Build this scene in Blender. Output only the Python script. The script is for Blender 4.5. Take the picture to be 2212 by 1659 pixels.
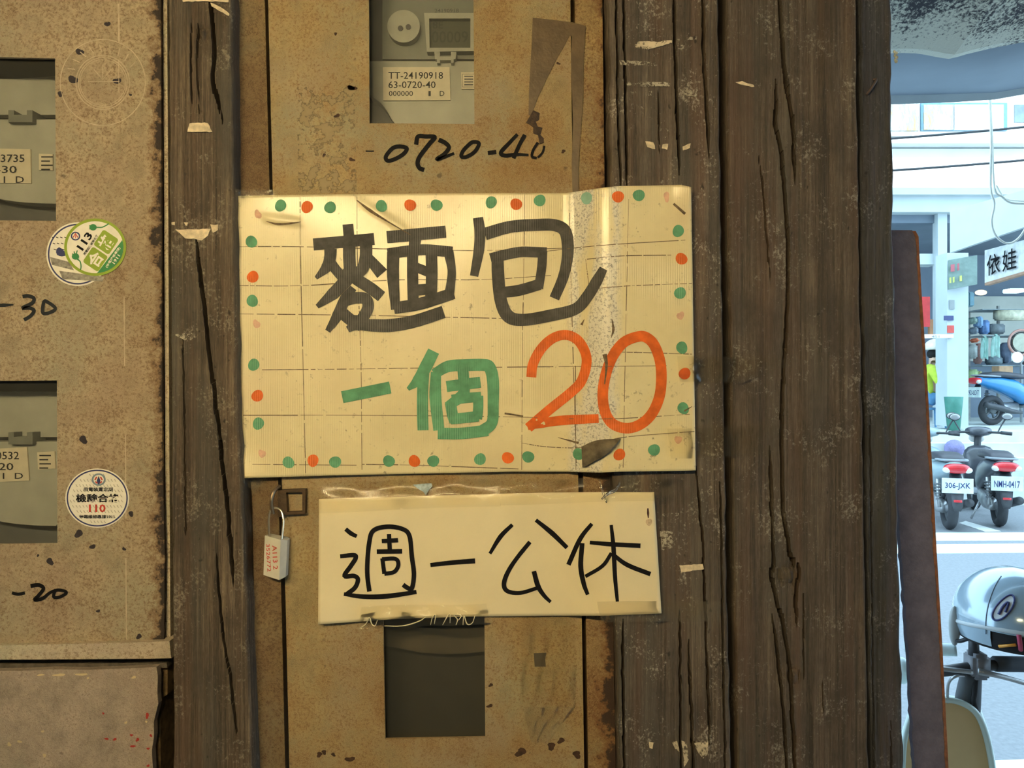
import bpy, bmesh, math, random
import numpy as np
from mathutils import Vector, Matrix, geometry

random.seed(7); RNG = np.random.default_rng(7)
SC = bpy.context.scene
COL = SC.collection
for _o in list(bpy.data.objects):
    bpy.data.objects.remove(_o, do_unlink=True)

# ------------------------------------------------------------------ camera, sky, sun, big lights, exposure
F = 1670.0            # focal length in pixels of the 2212 x 1659 frame
S = 0.0004            # metres per pixel on the wall plane (y = 0)
D = F * S             # camera distance from the wall
ZC = 1.6              # camera height
cam_d = bpy.data.cameras.new('camera'); cam_d.sensor_width = 36.0; cam_d.lens = F / 2212.0 * 36.0
cam_d.clip_start = 0.02; cam_d.clip_end = 200
cam = bpy.data.objects.new('camera', cam_d); COL.objects.link(cam)
cam.location = (0, -D, ZC); cam.rotation_euler = (math.pi / 2, 0, 0)
SC.camera = cam

world = bpy.data.worlds.new('sky'); SC.world = world; world.use_nodes = True
bg = world.node_tree.nodes['Background']
bg.inputs['Color'].default_value = (0.52, 0.78, 1.0, 1); bg.inputs['Strength'].default_value = 5.0

sun_d = bpy.data.lights.new('sun', 'SUN'); sun_d.energy = 5.0; sun_d.angle = 0.01; sun_d.color = (1.0, 0.96, 0.88)
sun = bpy.data.objects.new('sun', sun_d); COL.objects.link(sun)
sun.rotation_euler = Vector((0.12, 0.80, -0.58)).to_track_quat('-Z', 'Y').to_euler()

LAMP_POS = (-0.28, -1.0, 1.96); LAMP_COL = (1.0, 0.775, 0.39); LAMP_W = 11.3

SC.view_settings.view_transform = 'Standard'
SC.view_settings.look = 'None'
SC.view_settings.exposure = 0.0
SC.view_settings.gamma = 1.0
SC.view_settings.use_curve_mapping = False

# ------------------------------------------------------------------ helpers
def P(px, py, y=0.0):
    """the point at depth y that stands at pixel (px, py) of the photograph"""
    d = D + y
    return ((px - 1106.0) * d / F, y, ZC - (py - 829.5) * d / F)

def PD(px, py, d):
    return P(px, py, d - D)

def tag(o, label=None, cat=None, group=None, kind=None):
    if label: o['label'] = label
    if cat: o['category'] = cat
    if group: o['group'] = group
    if kind: o['kind'] = kind
    return o

def empty(name, loc, label=None, cat=None, group=None, rz=0.0):
    o = bpy.data.objects.new(name, None); COL.objects.link(o)
    o.location = loc; o.rotation_euler = (0, 0, rz); o.empty_display_size = 0.05
    tag(o, label, cat, group)
    return o

def mk(name, V, Fc, mat, parent=None, local=False, smooth=False):
    """one mesh object. World vertices unless local; the origin goes to the base of its own box"""
    V = np.asarray(V, float).reshape(-1, 3)
    lo, hi = V.min(0), V.max(0)
    if local:
        org = np.zeros(3)
    else:
        org = np.array([(lo[0] + hi[0]) / 2, (lo[1] + hi[1]) / 2, lo[2]])
    me = bpy.data.meshes.new(name)
    me.from_pydata((V - org).tolist(), [], [tuple(int(i) for i in f) for f in Fc])
    me.update()
    if smooth:
        me.polygons.foreach_set('use_smooth', [True] * len(me.polygons))
    ms = mat if isinstance(mat, (list, tuple)) else [mat]
    for m in ms: me.materials.append(m)
    o = bpy.data.objects.new(name, me); COL.objects.link(o)
    o.location = org
    if parent is not None:
        o.parent = parent
        if not local:
            w = Vector((0, 0, 0)); p = parent
            while p is not None:
                w += p.location; p = p.parent
            o.location = Vector(org) - w
    return o

def join(*parts):
    V, Fc = [], []
    for v, f in parts:
        n = len(V); V += [tuple(map(float, p)) for p in v]; Fc += [tuple(i + n for i in q) for q in f]
    return V, Fc

def box(x0, x1, y0, y1, z0, z1):
    V = [(x, y, z) for x in (x0, x1) for y in (y0, y1) for z in (z0, z1)]
    return V, [(0, 1, 3, 2), (4, 6, 7, 5), (0, 4, 5, 1), (2, 3, 7, 6), (0, 2, 6, 4), (1, 5, 7, 3)]

def bevbox(x0, x1, y0, y1, z0, z1, b=0.01, seg=2):
    bm = bmesh.new(); v, f = box(x0, x1, y0, y1, z0, z1)
    bv = [bm.verts.new(p) for p in v]
    for q in f: bm.faces.new([bv[i] for i in q])
    bmesh.ops.recalc_face_normals(bm, faces=bm.faces)
    bmesh.ops.bevel(bm, geom=bm.edges[:], offset=b, segments=seg, affect='EDGES')
    bm.verts.index_update()
    r = [tuple(x.co) for x in bm.verts], [tuple(x.index for x in q.verts) for q in bm.faces]
    bm.free(); return r

def loft(rings, cap=True, closed=True):
    n = len(rings[0]); V = [tuple(p) for r in rings for p in r]; Fc = []
    for i in range(len(rings) - 1):
        for j in range(n if closed else n - 1):
            a = i * n + j; b = i * n + (j + 1) % n
            Fc.append((a, b, b + n, a + n))
    if cap:
        Fc.append(tuple(range(n - 1, -1, -1))); Fc.append(tuple((len(rings) - 1) * n + j for j in range(n)))
    return V, Fc

def catmull(pts, k=8, closed=False):
    pts = [np.array(p, float) for p in pts]
    if len(pts) < 3 and not closed:
        return [pts[0] + (pts[-1] - pts[0]) * t for t in np.linspace(0, 1, k + 1)]
    n = len(pts); out = []
    for i in range(n if closed else n - 1):
        if closed:
            p0, p1, p2, p3 = pts[(i - 1) % n], pts[i], pts[(i + 1) % n], pts[(i + 2) % n]
        else:
            p1, p2 = pts[i], pts[i + 1]
            p0 = pts[i - 1] if i else 2 * p1 - p2
            p3 = pts[i + 2] if i + 2 < n else 2 * p2 - p1
        for t in np.arange(k) / k:
            out.append(0.5 * (2 * p1 + (p2 - p0) * t + (2 * p0 - 5 * p1 + 4 * p2 - p3) * t * t + (3 * p1 - p0 - 3 * p2 + p3) * t ** 3))
    if not closed: out.append(pts[-1])
    return out

def tube(pts, r, n=10, k=6, smooth=True, cap=True):
    C = catmull(pts, k) if smooth else [np.array(p, float) for p in pts]
    rr = r if hasattr(r, '__len__') else [r] * len(C)
    rr = np.interp(np.linspace(0, 1, len(C)), np.linspace(0, 1, len(rr)), rr)
    rings = []; up = np.array([0, 0, 1.0])
    for i, c in enumerate(C):
        t = C[min(i + 1, len(C) - 1)] - C[max(i - 1, 0)]
        t = t / (np.linalg.norm(t) + 1e-12)
        if i == 0:
            a = np.cross(t, up)
            if np.linalg.norm(a) < 0.1: a = np.cross(t, np.array([1.0, 0, 0]))
        else:
            a = a - t * a.dot(t)
        a = a / np.linalg.norm(a); b = np.cross(t, a)
        rings.append([c + rr[i] * (math.cos(q) * a + math.sin(q) * b) for q in np.linspace(0, 2 * math.pi, n, endpoint=False)])
    return loft(rings, cap)

def ellipsoid(c, r, nu=20, nv=12, v0=-90, v1=90):
    rings = []
    for v in np.radians(np.linspace(v0, v1, nv)):
        rings.append([(c[0] + r[0] * math.cos(v) * math.cos(u), c[1] + r[1] * math.cos(v) * math.sin(u), c[2] + r[2] * math.sin(v))
                      for u in np.linspace(0, 2 * math.pi, nu, endpoint=False)])
    return loft(rings, True)

def torus(c, R, r, axis='x', nu=32, nv=10, sx=1.0):
    rings = []
    for u in np.linspace(0, 2 * math.pi, nu, endpoint=False):
        ring = []
        for v in np.linspace(0, 2 * math.pi, nv, endpoint=False):
            q = R + r * math.cos(v); h = r * sx * math.sin(v)
            p = (h, q * math.cos(u), q * math.sin(u)) if axis == 'x' else (q * math.cos(u), h, q * math.sin(u)) if axis == 'y' else (q * math.cos(u), q * math.sin(u), h)
            ring.append((c[0] + p[0], c[1] + p[1], c[2] + p[2]))
        rings.append(ring)
    rings.append(rings[0])
    return loft(rings, False)

def disc_cyl(c, r, h, axis='x', n=24):
    rings = []
    for s in (-h / 2, h / 2):
        ring = []
        for u in np.linspace(0, 2 * math.pi, n, endpoint=False):
            a, b = r * math.cos(u), r * math.sin(u)
            p = (s, a, b) if axis == 'x' else (a, s, b) if axis == 'y' else (a, b, s)
            ring.append((c[0] + p[0], c[1] + p[1], c[2] + p[2]))
        rings.append(ring)
    return loft(rings, True)

def plate(outer, holes, y0, y1):
    """a flat plate with holes, given in wall pixels, from front y0 to back y1 (each a number or a function of px, py)"""
    loops = [outer] + list(holes); flat = [p for l in loops for p in l]
    tris = geometry.tessellate_polygon([[Vector((p[0], -p[1], 0)) for p in l] for l in loops])
    g0 = y0 if callable(y0) else (lambda a, b: y0)
    g1 = y1 if callable(y1) else (lambda a, b: y1)
    n = len(flat)
    V = [P(a, b, g0(a, b)) for a, b in flat]
    xz = [(p[0], p[2]) for p in V]
    V += [(x, g1(*flat[i]), z) for i, (x, z) in enumerate(xz)]
    Fc = [tuple(t) for t in tris] + [tuple(i + n for i in reversed(t)) for t in tris]
    k = 0
    for l in loops:
        m = len(l)
        for i in range(m):
            a, b = k + i, k + (i + 1) % m
            Fc.append((a, b, b + n, a + n))
        k += m
    bm = bmesh.new(); bv = [bm.verts.new(p) for p in V]
    for q in Fc:
        try: bm.faces.new([bv[i] for i in q])
        except ValueError: pass
    bmesh.ops.recalc_face_normals(bm, faces=bm.faces)
    bm.verts.index_update()
    r = [tuple(v.co) for v in bm.verts], [tuple(v.index for v in f.verts) for f in bm.faces]
    bm.free(); return r

def ribbon2d(pts, w, k=6, closed=False, smooth=True):
    """quads of a stroke of width w in the plane of pts; w may be a list along the stroke"""
    C = catmull(pts, k, closed) if smooth else [np.array(p, float) for p in pts]
    C = np.array(C); n = len(C)
    ww = w if hasattr(w, '__len__') else [w, w]
    ww = np.interp(np.linspace(0, 1, n), np.linspace(0, 1, len(ww)), ww)
    T = np.zeros_like(C)
    for i in range(n):
        a = C[(i + 1) % n] if closed else C[min(i + 1, n - 1)]
        b = C[(i - 1) % n] if closed else C[max(i - 1, 0)]
        t = a - b; T[i] = t / (np.linalg.norm(t) + 1e-9)
    N = np.stack([-T[:, 1], T[:, 0]], 1)
    V = []
    for i in range(n):
        V.append(C[i] + N[i] * ww[i] / 2); V.append(C[i] - N[i] * ww[i] / 2)
    Fc = []
    for i in range(n if closed else n - 1):
        a = 2 * i; b = 2 * ((i + 1) % n)
        Fc.append((a, a + 1, b + 1, b))
    return V, Fc

def strokes(lst, surf, lift=0.0004, step=0.00003):
    """several strokes [(pts, width, closed, smooth)] laid on a surface function surf(px, py) -> y"""
    out = []
    for i, s in enumerate(lst):
        pts, w = s[0], s[1]; cl = s[2] if len(s) > 2 else False; sm = s[3] if len(s) > 3 else True
        v, f = ribbon2d(pts, w, 6, cl, sm)
        out.append(([P(a, b, surf(a, b) - lift - step * i) for a, b in v], f))
    return join(*out)

def poly(pts, surf, lift=0.0003, th=0.0):
    """a flat outlined patch on a surface"""
    tris = geometry.tessellate_polygon([[Vector((p[0], -p[1], 0)) for p in pts]])
    V = [P(a, b, surf(a, b) - lift) for a, b in pts]; Fc = [tuple(t) for t in tris]
    if th:
        n = len(V); V = V + [(x, y + th, z) for x, y, z in V]
        Fc += [tuple(i + n for i in reversed(t)) for t in tris] + [(i, (i + 1) % n, (i + 1) % n + n, i + n) for i in range(n)]
    return V, Fc

def ell(cx, cy, rx, ry, n=28, jit=0.0, rot=0.0):
    out = []; ph = random.random() * 6
    for t in np.linspace(0, 2 * math.pi, n, endpoint=False):
        q = 1 + jit * (math.sin(2 * t + ph) + 0.6 * math.sin(3 * t + 2 * ph))
        a, b = rx * q * math.cos(t), ry * q * math.sin(t)
        out.append((cx + a * math.cos(rot) - b * math.sin(rot), cy + a * math.sin(rot) + b * math.cos(rot)))
    return out

_DG = None
def text2d(s, bold=0.0):
    """vertices and faces of a text, as a box from (0,0) to (w,1)"""
    cu = bpy.data.curves.new('t', 'FONT'); cu.body = s; cu.offset = bold; cu.resolution_u = 2
    o = bpy.data.objects.new('t', cu); COL.objects.link(o)
    dg = bpy.context.evaluated_depsgraph_get(); dg.update()
    me = bpy.data.meshes.new_from_object(o.evaluated_get(dg))
    V = np.array([tuple(v.co) for v in me.vertices]) if len(me.vertices) else np.zeros((0, 3))
    Fc = [tuple(p.vertices) for p in me.polygons]
    bpy.data.objects.remove(o, do_unlink=True); bpy.data.meshes.remove(me); bpy.data.curves.remove(cu)
    return V, Fc

def text_at(s, cx, cy, w, h, surf, rot=0.0, lift=0.0004, bold=0.01, depth=None):
    """text fitted into a w x h pixel box centred on (cx, cy), turned by rot degrees (counter-clockwise)"""
    V, Fc = text2d(s, bold)
    lo, hi = V.min(0), V.max(0)
    X = ((V[:, 0] - lo[0]) / (hi[0] - lo[0]) - 0.5) * w
    Y = ((V[:, 1] - lo[1]) / (hi[1] - lo[1]) - 0.5) * h
    r = math.radians(rot); c, s_ = math.cos(r), math.sin(r)
    out = []
    for x, y in zip(X, Y):
        a, b = cx + x * c - y * s_, cy - (x * s_ + y * c)
        out.append(P(a, b, surf(a, b) - lift))
    return out, Fc

def text_plane(s, origin, ux, uz, w, h, bold=0.01):
    """text on any plane: centre origin, unit vectors ux (reading direction) and uz (up)"""
    V, Fc = text2d(s, bold); lo, hi = V.min(0), V.max(0)
    X = ((V[:, 0] - lo[0]) / (hi[0] - lo[0]) - 0.5) * w
    Y = ((V[:, 1] - lo[1]) / (hi[1] - lo[1]) - 0.5) * h
    o, a, b = np.array(origin, float), np.array(ux, float), np.array(uz, float)
    return [tuple(o + a * x + b * y) for x, y in zip(X, Y)], Fc

def flat(y):
    return lambda a, b: y

def vnoise(nx, ny, gx, gy):
    """smooth random field (ny, nx) from a coarse grid of gx x gy cells"""
    g = RNG.standard_normal((gy + 3, gx + 3))
    X = np.linspace(0, gx, nx); Y = np.linspace(0, gy, ny)
    xi = X.astype(int); yi = Y.astype(int); fx = X - xi; fy = Y - yi
    fx = fx * fx * (3 - 2 * fx); fy = fy * fy * (3 - 2 * fy)
    a = g[np.ix_(yi, xi)]; b = g[np.ix_(yi, xi + 1)]; c = g[np.ix_(yi + 1, xi)]; d = g[np.ix_(yi + 1, xi + 1)]
    return (a * (1 - fx) + b * fx) * (1 - fy)[:, None] + (c * (1 - fx) + d * fx) * fy[:, None]

# ------------------------------------------------------------------ materials (all procedural)
class NT:
    def __init__(self, name):
        self.m = bpy.data.materials.new(name); self.m.use_nodes = True
        self.t = self.m.node_tree; self.b = self.t.nodes['Principled BSDF']
        self.out = self.t.nodes['Material Output']
    def n(self, typ, **kw):
        x = self.t.nodes.new(typ)
        for k, v in kw.items():
            if k in x.inputs: x.inputs[k].default_value = v
            else: setattr(x, k, v)
        return x
    def l(self, a, b): self.t.links.new(a, b)
    def pos(self, scale=(1, 1, 1), obj=False):
        c = self.n('ShaderNodeTexCoord').outputs['Object'] if obj else self.n('ShaderNodeNewGeometry').outputs['Position']
        mp = self.n('ShaderNodeMapping'); mp.inputs['Scale'].default_value = scale
        self.l(c, mp.inputs['Vector']); return mp.outputs['Vector']
    def noise(self, vec, scale, detail=3.0, rough=0.55, dist=0.0):
        x = self.n('ShaderNodeTexNoise'); x.inputs['Scale'].default_value = scale; x.inputs['Detail'].default_value = detail
        x.inputs['Roughness'].default_value = rough; x.inputs['Distortion'].default_value = dist
        self.l(vec, x.inputs['Vector']); return x.outputs['Fac']
    def ramp(self, fac, stops):
        r = self.n('ShaderNodeValToRGB'); e = r.color_ramp.elements
        while len(e) < len(stops): e.new(0.5)
        for q, (p, c) in zip(e, stops):
            q.position = p; q.color = (c[0], c[1], c[2], 1) if hasattr(c, '__len__') else (c, c, c, 1)
        self.l(fac, r.inputs['Fac']); return r.outputs['Color']
    def mix(self, fac, a, b, mode='MIX'):
        x = self.n('ShaderNodeMix', data_type='RGBA', blend_type=mode)
        for s, v in ((x.inputs[0], fac), (x.inputs[6], a), (x.inputs[7], b)):
            if isinstance(v, (int, float)): s.default_value = v
            elif isinstance(v, tuple): s.default_value = (*v, 1) if len(v) == 3 else v
            else: self.l(v, s)
        return x.outputs[2]
    def math(self, op, a, b=0.0, clamp=False):
        x = self.n('ShaderNodeMath', operation=op); x.use_clamp = clamp
        for s, v in ((x.inputs[0], a), (x.inputs[1], b)):
            if isinstance(v, (int, float)): s.default_value = v
            else: self.l(v, s)
        return x.outputs[0]
    def bump(self, h, strength=0.3, dist=0.001):
        x = self.n('ShaderNodeBump'); x.inputs['Strength'].default_value = strength; x.inputs['Distance'].default_value = dist
        self.l(h, x.inputs['Height']); self.l(x.outputs['Normal'], self.b.inputs['Normal'])
    def set(self, color=None, rough=None, metal=None, **kw):
        for k, v in (('Base Color', color), ('Roughness', rough), ('Metallic', metal)):
            if v is None: continue
            if isinstance(v, tuple): self.b.inputs[k].default_value = (*v, 1)
            elif isinstance(v, (int, float)): self.b.inputs[k].default_value = v
            else: self.l(v, self.b.inputs[k])
        for k, v in kw.items(): self.b.inputs[k].default_value = v
        return self.m

def M(name, rgb, rough=0.6, metal=0.0, var=0.15, scale=12.0, bump=0.0, bdist=0.001, obj=True, **kw):
    t = NT(name); v = t.pos(obj=obj); f = t.noise(v, scale, 4)
    a = tuple(c * (1 - var) for c in rgb); b = tuple(min(1, c * (1 + var)) for c in rgb)
    c = t.ramp(f, [(0.3, a), (0.7, b)])
    if bump: t.bump(t.noise(v, scale * 6, 3), bump, bdist)
    return t.set(c, rough, metal, **kw)

def emis(name, rgb, k):
    t = NT(name); t.set(rgb, 0.5); t.b.inputs['Emission Color'].default_value = (*rgb, 1); t.b.inputs['Emission Strength'].default_value = k
    return t.m

def wood(name, dark, mid, light, seed=0.0, blotch=(0.5, 0.45, 0.4), bl=0.35):
    t = NT(name); p = t.pos((1, 1, 1))
    ofs = t.n('ShaderNodeVectorMath', operation='ADD'); t.l(p, ofs.inputs[0]); ofs.inputs[1].default_value = (seed, seed * 1.7, seed * 0.6)
    def st(sx, sz):
        m = t.n('ShaderNodeMapping'); m.inputs['Scale'].default_value = (sx, sx, sz); t.l(ofs.outputs[0], m.inputs['Vector']); return m.outputs['Vector']
    grain = t.noise(st(520, 9), 1.0, 6, 0.68, 0.25)
    band = t.noise(st(85, 1.4), 1.0, 3, 0.5, 0.4)
    patch = t.noise(st(30, 20), 1.0, 6, 0.65)
    fine = t.noise(st(1300, 120), 1.0, 3, 0.65)
    f = t.math('ADD', t.math('ADD', t.math('MULTIPLY', grain, 0.55), t.math('MULTIPLY', band, 0.3)), t.math('MULTIPLY', fine, 0.25))
    c = t.ramp(f, [(0.44, dark), (0.55, mid), (0.68, light)])
    c = t.mix(t.ramp(patch, [(0.46, 0.0), (0.66, 0.75)]), c, tuple(x * 0.5 for x in mid))
    grey = t.noise(st(48, 5), 1.0, 4, 0.6)
    c = t.mix(t.ramp(grey, [(0.48, 0.0), (0.68, 0.6)]), c, (mid[1] * 1.15, mid[1] * 1.1, mid[1] * 0.92))
    red = t.noise(st(60, 3), 1.0, 3)
    c = t.mix(t.ramp(red, [(0.52, 0.0), (0.72, 0.5)]), c, (mid[0] * 1.4, mid[1] * 1.0, mid[2] * 0.85))
    speck = t.noise(st(420, 330), 1.0, 4, 0.75)
    scuff = t.ramp(t.math('ADD', t.math('MULTIPLY', speck, 0.62), t.math('MULTIPLY', t.noise(st(34, 26), 1.0, 4, 0.6), 0.5)), [(0.625, 0.0), (0.74, bl)])
    c = t.mix(scuff, c, blotch)
    c = t.mix(t.ramp(t.noise(st(170, 120), 1.0, 2, 0.5), [(0.70, 0.0), (0.78, 0.8)]), c, tuple(x * 0.4 for x in dark))
    h = t.math('ADD', t.math('MULTIPLY', grain, 0.8), t.math('MULTIPLY', fine, 0.4))
    t.bump(h, 0.9, 0.0014)
    return t.set(c, 0.72, 0.0)

def rustpanel(name, base, rust, dark, amount=0.5, speck=0.5, seed=0.0, edge=None, edge_w=34.0, tint=None):
    """aged painted steel; edge = x pixel of a corroded right edge"""
    t = NT(name); p = t.pos()
    ofs = t.n('ShaderNodeVectorMath', operation='ADD'); t.l(p, ofs.inputs[0]); ofs.inputs[1].default_value = (seed, seed * 0.3, seed * 1.3)
    v = ofs.outputs[0]
    big = t.noise(v, 9, 5, 0.62); mid = t.noise(v, 42, 6, 0.68); fine = t.noise(v, 430, 4, 0.75); tiny = t.noise(v, 1500, 2, 0.6)
    c = t.ramp(mid, [(0.3, tuple(x * 0.58 for x in base)), (0.5, base), (0.7, tuple(min(1, x * 1.32) for x in base))])
    c = t.mix(t.ramp(t.noise(v, 17, 5, 0.65), [(0.46, 0.0), (0.66, 0.65)]), c, (base[0] * 0.82, base[1] * 0.72, base[2] * 0.74))
    c = t.mix(t.ramp(t.noise(v, 12, 4, 0.6), [(0.50, 0.0), (0.66, 0.5)]), c, (base[1] * 1.0, base[1] * 1.0, base[1] * 0.72))
    rf = t.math('ADD', t.math('MULTIPLY', big, 0.6), t.math('MULTIPLY', mid, 0.55))
    c = t.mix(t.ramp(rf, [(0.66 - 0.2 * amount, 0.0), (0.86 - 0.2 * amount, 0.85)]), c, rust)
    if tint: c = t.mix(t.ramp(t.noise(v, 14, 3), [(0.5, 0.0), (0.7, 0.5)]), c, tint)
    sp = t.math('ADD', t.math('MULTIPLY', fine, 0.72), t.math('MULTIPLY', mid, 0.28))
    c = t.mix(t.ramp(sp, [(0.535 - 0.07 * speck, 0.0), (0.615, 0.55 + 0.35 * speck)]), c, tuple(x * 0.75 for x in rust))
    c = t.mix(t.ramp(tiny, [(0.35, 0.5), (0.52, 0.0)]), c, tuple(min(1, x * 1.3) for x in base))
    spots = t.ramp(t.noise(v, 120, 2, 0.4), [(0.73, 0.0), (0.8, 0.6)])
    c = t.mix(spots, c, dark)
    h = t.math('ADD', fine, t.math('MULTIPLY', tiny, 0.5))
    if edge is not None:
        sx = t.n('ShaderNodeSeparateXYZ'); t.l(p, sx.inputs[0])
        e = t.math('ADD', t.math('MULTIPLY', t.math('SUBTRACT', sx.outputs['X'], (edge - 1106) * S - edge_w * S), 1.0 / (edge_w * S)), t.math('MULTIPLY', t.math('SUBTRACT', t.noise(v, 60, 5, 0.7), 0.5), 4.6))
        m = t.ramp(e, [(0.55, 0.0), (0.9, 1.0)])
        m0 = t.ramp(e, [(-0.0, 0.0), (0.6, 0.75)])
        c = t.mix(m0, c, rust); c = t.mix(m, c, dark)
    t.bump(h, 0.8, 0.0010)
    return t.set(c, 0.62, 0.0)

def clear(name, tint=(0.9, 0.92, 0.9), alpha=0.12, rough=0.12, bscale=60.0, bstr=0.6, spec=1.0):
    """thin clear plastic: mostly see-through, a little milky, glossy"""
    t = NT(name); v = t.pos((1, 1, 0.35))
    n = t.noise(v, bscale, 3, 0.5)
    bp = t.n('ShaderNodeBump'); bp.inputs['Strength'].default_value = bstr; bp.inputs['Distance'].default_value = 0.002; t.l(n, bp.inputs['Height'])
    tr = t.n('ShaderNodeBsdfTransparent'); tr.inputs['Color'].default_value = (0.97, 0.97, 0.95, 1)
    df = t.n('ShaderNodeBsdfDiffuse'); df.inputs['Color'].default_value = (*tint, 1)
    gl = t.n('ShaderNodeBsdfGlossy'); gl.inputs['Roughness'].default_value = rough; gl.inputs['Color'].default_value = (spec, spec, spec, 1); t.l(bp.outputs['Normal'], gl.inputs['Normal'])
    m1 = t.n('ShaderNodeMixShader'); m1.inputs[0].default_value = alpha; t.l(tr.outputs[0], m1.inputs[1]); t.l(df.outputs[0], m1.inputs[2])
    fr = t.n('ShaderNodeFresnel'); fr.inputs['IOR'].default_value = 1.45; t.l(bp.outputs['Normal'], fr.inputs['Normal'])
    m2 = t.n('ShaderNodeMixShader'); t.l(fr.outputs[0], m2.inputs[0]); t.l(m1.outputs[0], m2.inputs[1]); t.l(gl.outputs[0], m2.inputs[2])
    t.t.nodes.remove(t.b); t.l(m2.outputs[0], t.out.inputs['Surface'])
    return t.m

def ink(name, rgb, lo=0.75, ridge=False, rough=0.7):
    t = NT(name); v = t.pos()
    n = t.noise(v, 90, 4, 0.6)
    c = t.ramp(n, [(0.35, tuple(x * lo for x in rgb)), (0.68, tuple(min(1, x * 1.2) for x in rgb))])
    if ridge:
        w = t.n('ShaderNodeTexWave', wave_type='BANDS', bands_direction='X'); w.inputs['Scale'].default_value = 165.0; w.inputs['Distortion'].default_value = 0.4
        t.l(v, w.inputs['Vector'])
        k = t.math('MULTIPLY', t.ramp(w.outputs['Fac'], [(0.55, 0.0), (0.95, 1.0)]), t.ramp(t.noise(t.pos((1, 1, 1.4)), 13, 3), [(0.45, 0.0), (0.6, 0.42)]))
        c = t.mix(k, c, tuple(min(1, x * 1.5 + 0.12) for x in rgb))
    t.b.inputs['Specular IOR Level'].default_value = 0.12 if rgb[0] < 0.2 and rgb[1] < 0.2 else 0.35
    return t.set(c, rough, 0.0)

WOODS = dict(
    post=wood('post_wood', (0.033, 0.023, 0.015), (0.098, 0.071, 0.047), (0.225, 0.168, 0.112), 3.1, (0.48, 0.42, 0.32), 0.45),
    plank=wood('plank_wood', (0.040, 0.029, 0.021), (0.108, 0.081, 0.059), (0.215, 0.167, 0.125), 9.4, (0.58, 0.52, 0.44), 0.7),
    board=wood('board_wood', (0.038, 0.028, 0.020), (0.098, 0.073, 0.054), (0.185, 0.145, 0.110), 5.2, (0.50, 0.46, 0.40), 0.5),
    dark=wood('dark_wood', (0.018, 0.018, 0.022), (0.052, 0.053, 0.062), (0.095, 0.096, 0.108), 7.7, (0.42, 0.43, 0.46), 0.4))  # bluish glare from the street is put into the dark wood colour
CREAM = (0.50, 0.405, 0.245); RUST = (0.20, 0.105, 0.036); DARKR = (0.022, 0.015, 0.013)
m_left = rustpanel('left_cabinet_steel', (0.43, 0.345, 0.235), (0.200, 0.112, 0.052), (0.03, 0.019, 0.016), 0.35, 0.75, 1.3, edge=349, edge_w=26)
m_door = rustpanel('centre_door_steel', (0.40, 0.305, 0.150), (0.255, 0.125, 0.034), (0.05, 0.025, 0.015), 0.7, 0.5, 4.8, tint=(0.37, 0.30, 0.21))
m_frame = rustpanel('frame_steel', (0.25, 0.175, 0.082), (0.115, 0.055, 0.022), (0.03, 0.018, 0.012), 0.8, 1.0, 8.2)
m_frame2 = rustpanel('right_frame_steel', (0.36, 0.25, 0.11), (0.19, 0.08, 0.026), (0.045, 0.022, 0.013), 0.55, 1.0, 2.2, edge=1318, edge_w=30)
m_lower = rustpanel('lower_box_paint', (0.385, 0.315, 0.258), (0.22, 0.150, 0.100), (0.06, 0.04, 0.03), -0.1, 0.05, 6.6)
m_trim = rustpanel('pale_trim_paint', (0.56, 0.49, 0.37), (0.23, 0.12, 0.05), (0.05, 0.03, 0.02), 0.1, 0.6, 3.9)
m_black = M('black_gap', (0.012, 0.011, 0.012), 0.9)
m_marker = ink('marker_black', (0.010, 0.010, 0.012))
m_markerG = ink('marker_faded', (0.030, 0.034, 0.040))
m_pane = clear('pane_plastic', (0.50, 0.50, 0.46), 0.035, 0.22, 25, 0.25, 0.5)
m_tape = clear('clear_tape', (0.60, 0.56, 0.48), 0.02, 0.24, 70, 0.6, 0.8)
m_tape_milky = clear('milky_tape', (0.58, 0.52, 0.42), 0.09, 0.25, 70, 0.6, 0.8)
m_film = clear('glossy_film', (0.85, 0.85, 0.8), 0.06, 0.07, 140, 1.2)
m_brown_tape = M('brown_tape', (0.125, 0.082, 0.042), 0.42, var=0.3, scale=60, obj=False, bump=0.3)
m_scrap = M('paper_scrap', (0.72, 0.60, 0.42), 0.85, var=0.25, scale=220, obj=False, bump=0.4)
m_scrap_g = M('dirty_scrap', (0.40, 0.35, 0.28), 0.85, var=0.35, scale=260, obj=False, bump=0.4)
def patchy(name, rgb, thr=0.5, scale=520.0):
    t = NT(name); v = t.pos()
    n = t.noise(v, scale, 4, 0.7); k = t.noise(v, 60, 3)
    c = t.ramp(k, [(0.35, tuple(x * 0.65 for x in rgb)), (0.65, rgb)])
    a = t.ramp(t.math('ADD', t.math('MULTIPLY', n, 0.75), t.math('MULTIPLY', k, 0.3)), [(thr, 0.0), (thr + 0.05, 1.0)])
    t.l(a, t.b.inputs['Alpha'])
    return t.set(c, 0.85)
m_scrap_g = patchy('glue_residue', (0.46, 0.41, 0.33), 0.52, 420)
m_scrap_p = patchy('torn_paper', (0.72, 0.62, 0.46), 0.46, 260)
m_wash = patchy('washed_paint', (0.35, 0.272, 0.155), 0.54, 60)
m_white = M('white_label', (0.72, 0.66, 0.55), 0.55, var=0.08, scale=120, obj=False)
m_white_clean = M('white_sticker', (0.86, 0.83, 0.76), 0.4, var=0.06, scale=120, obj=False)

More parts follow.
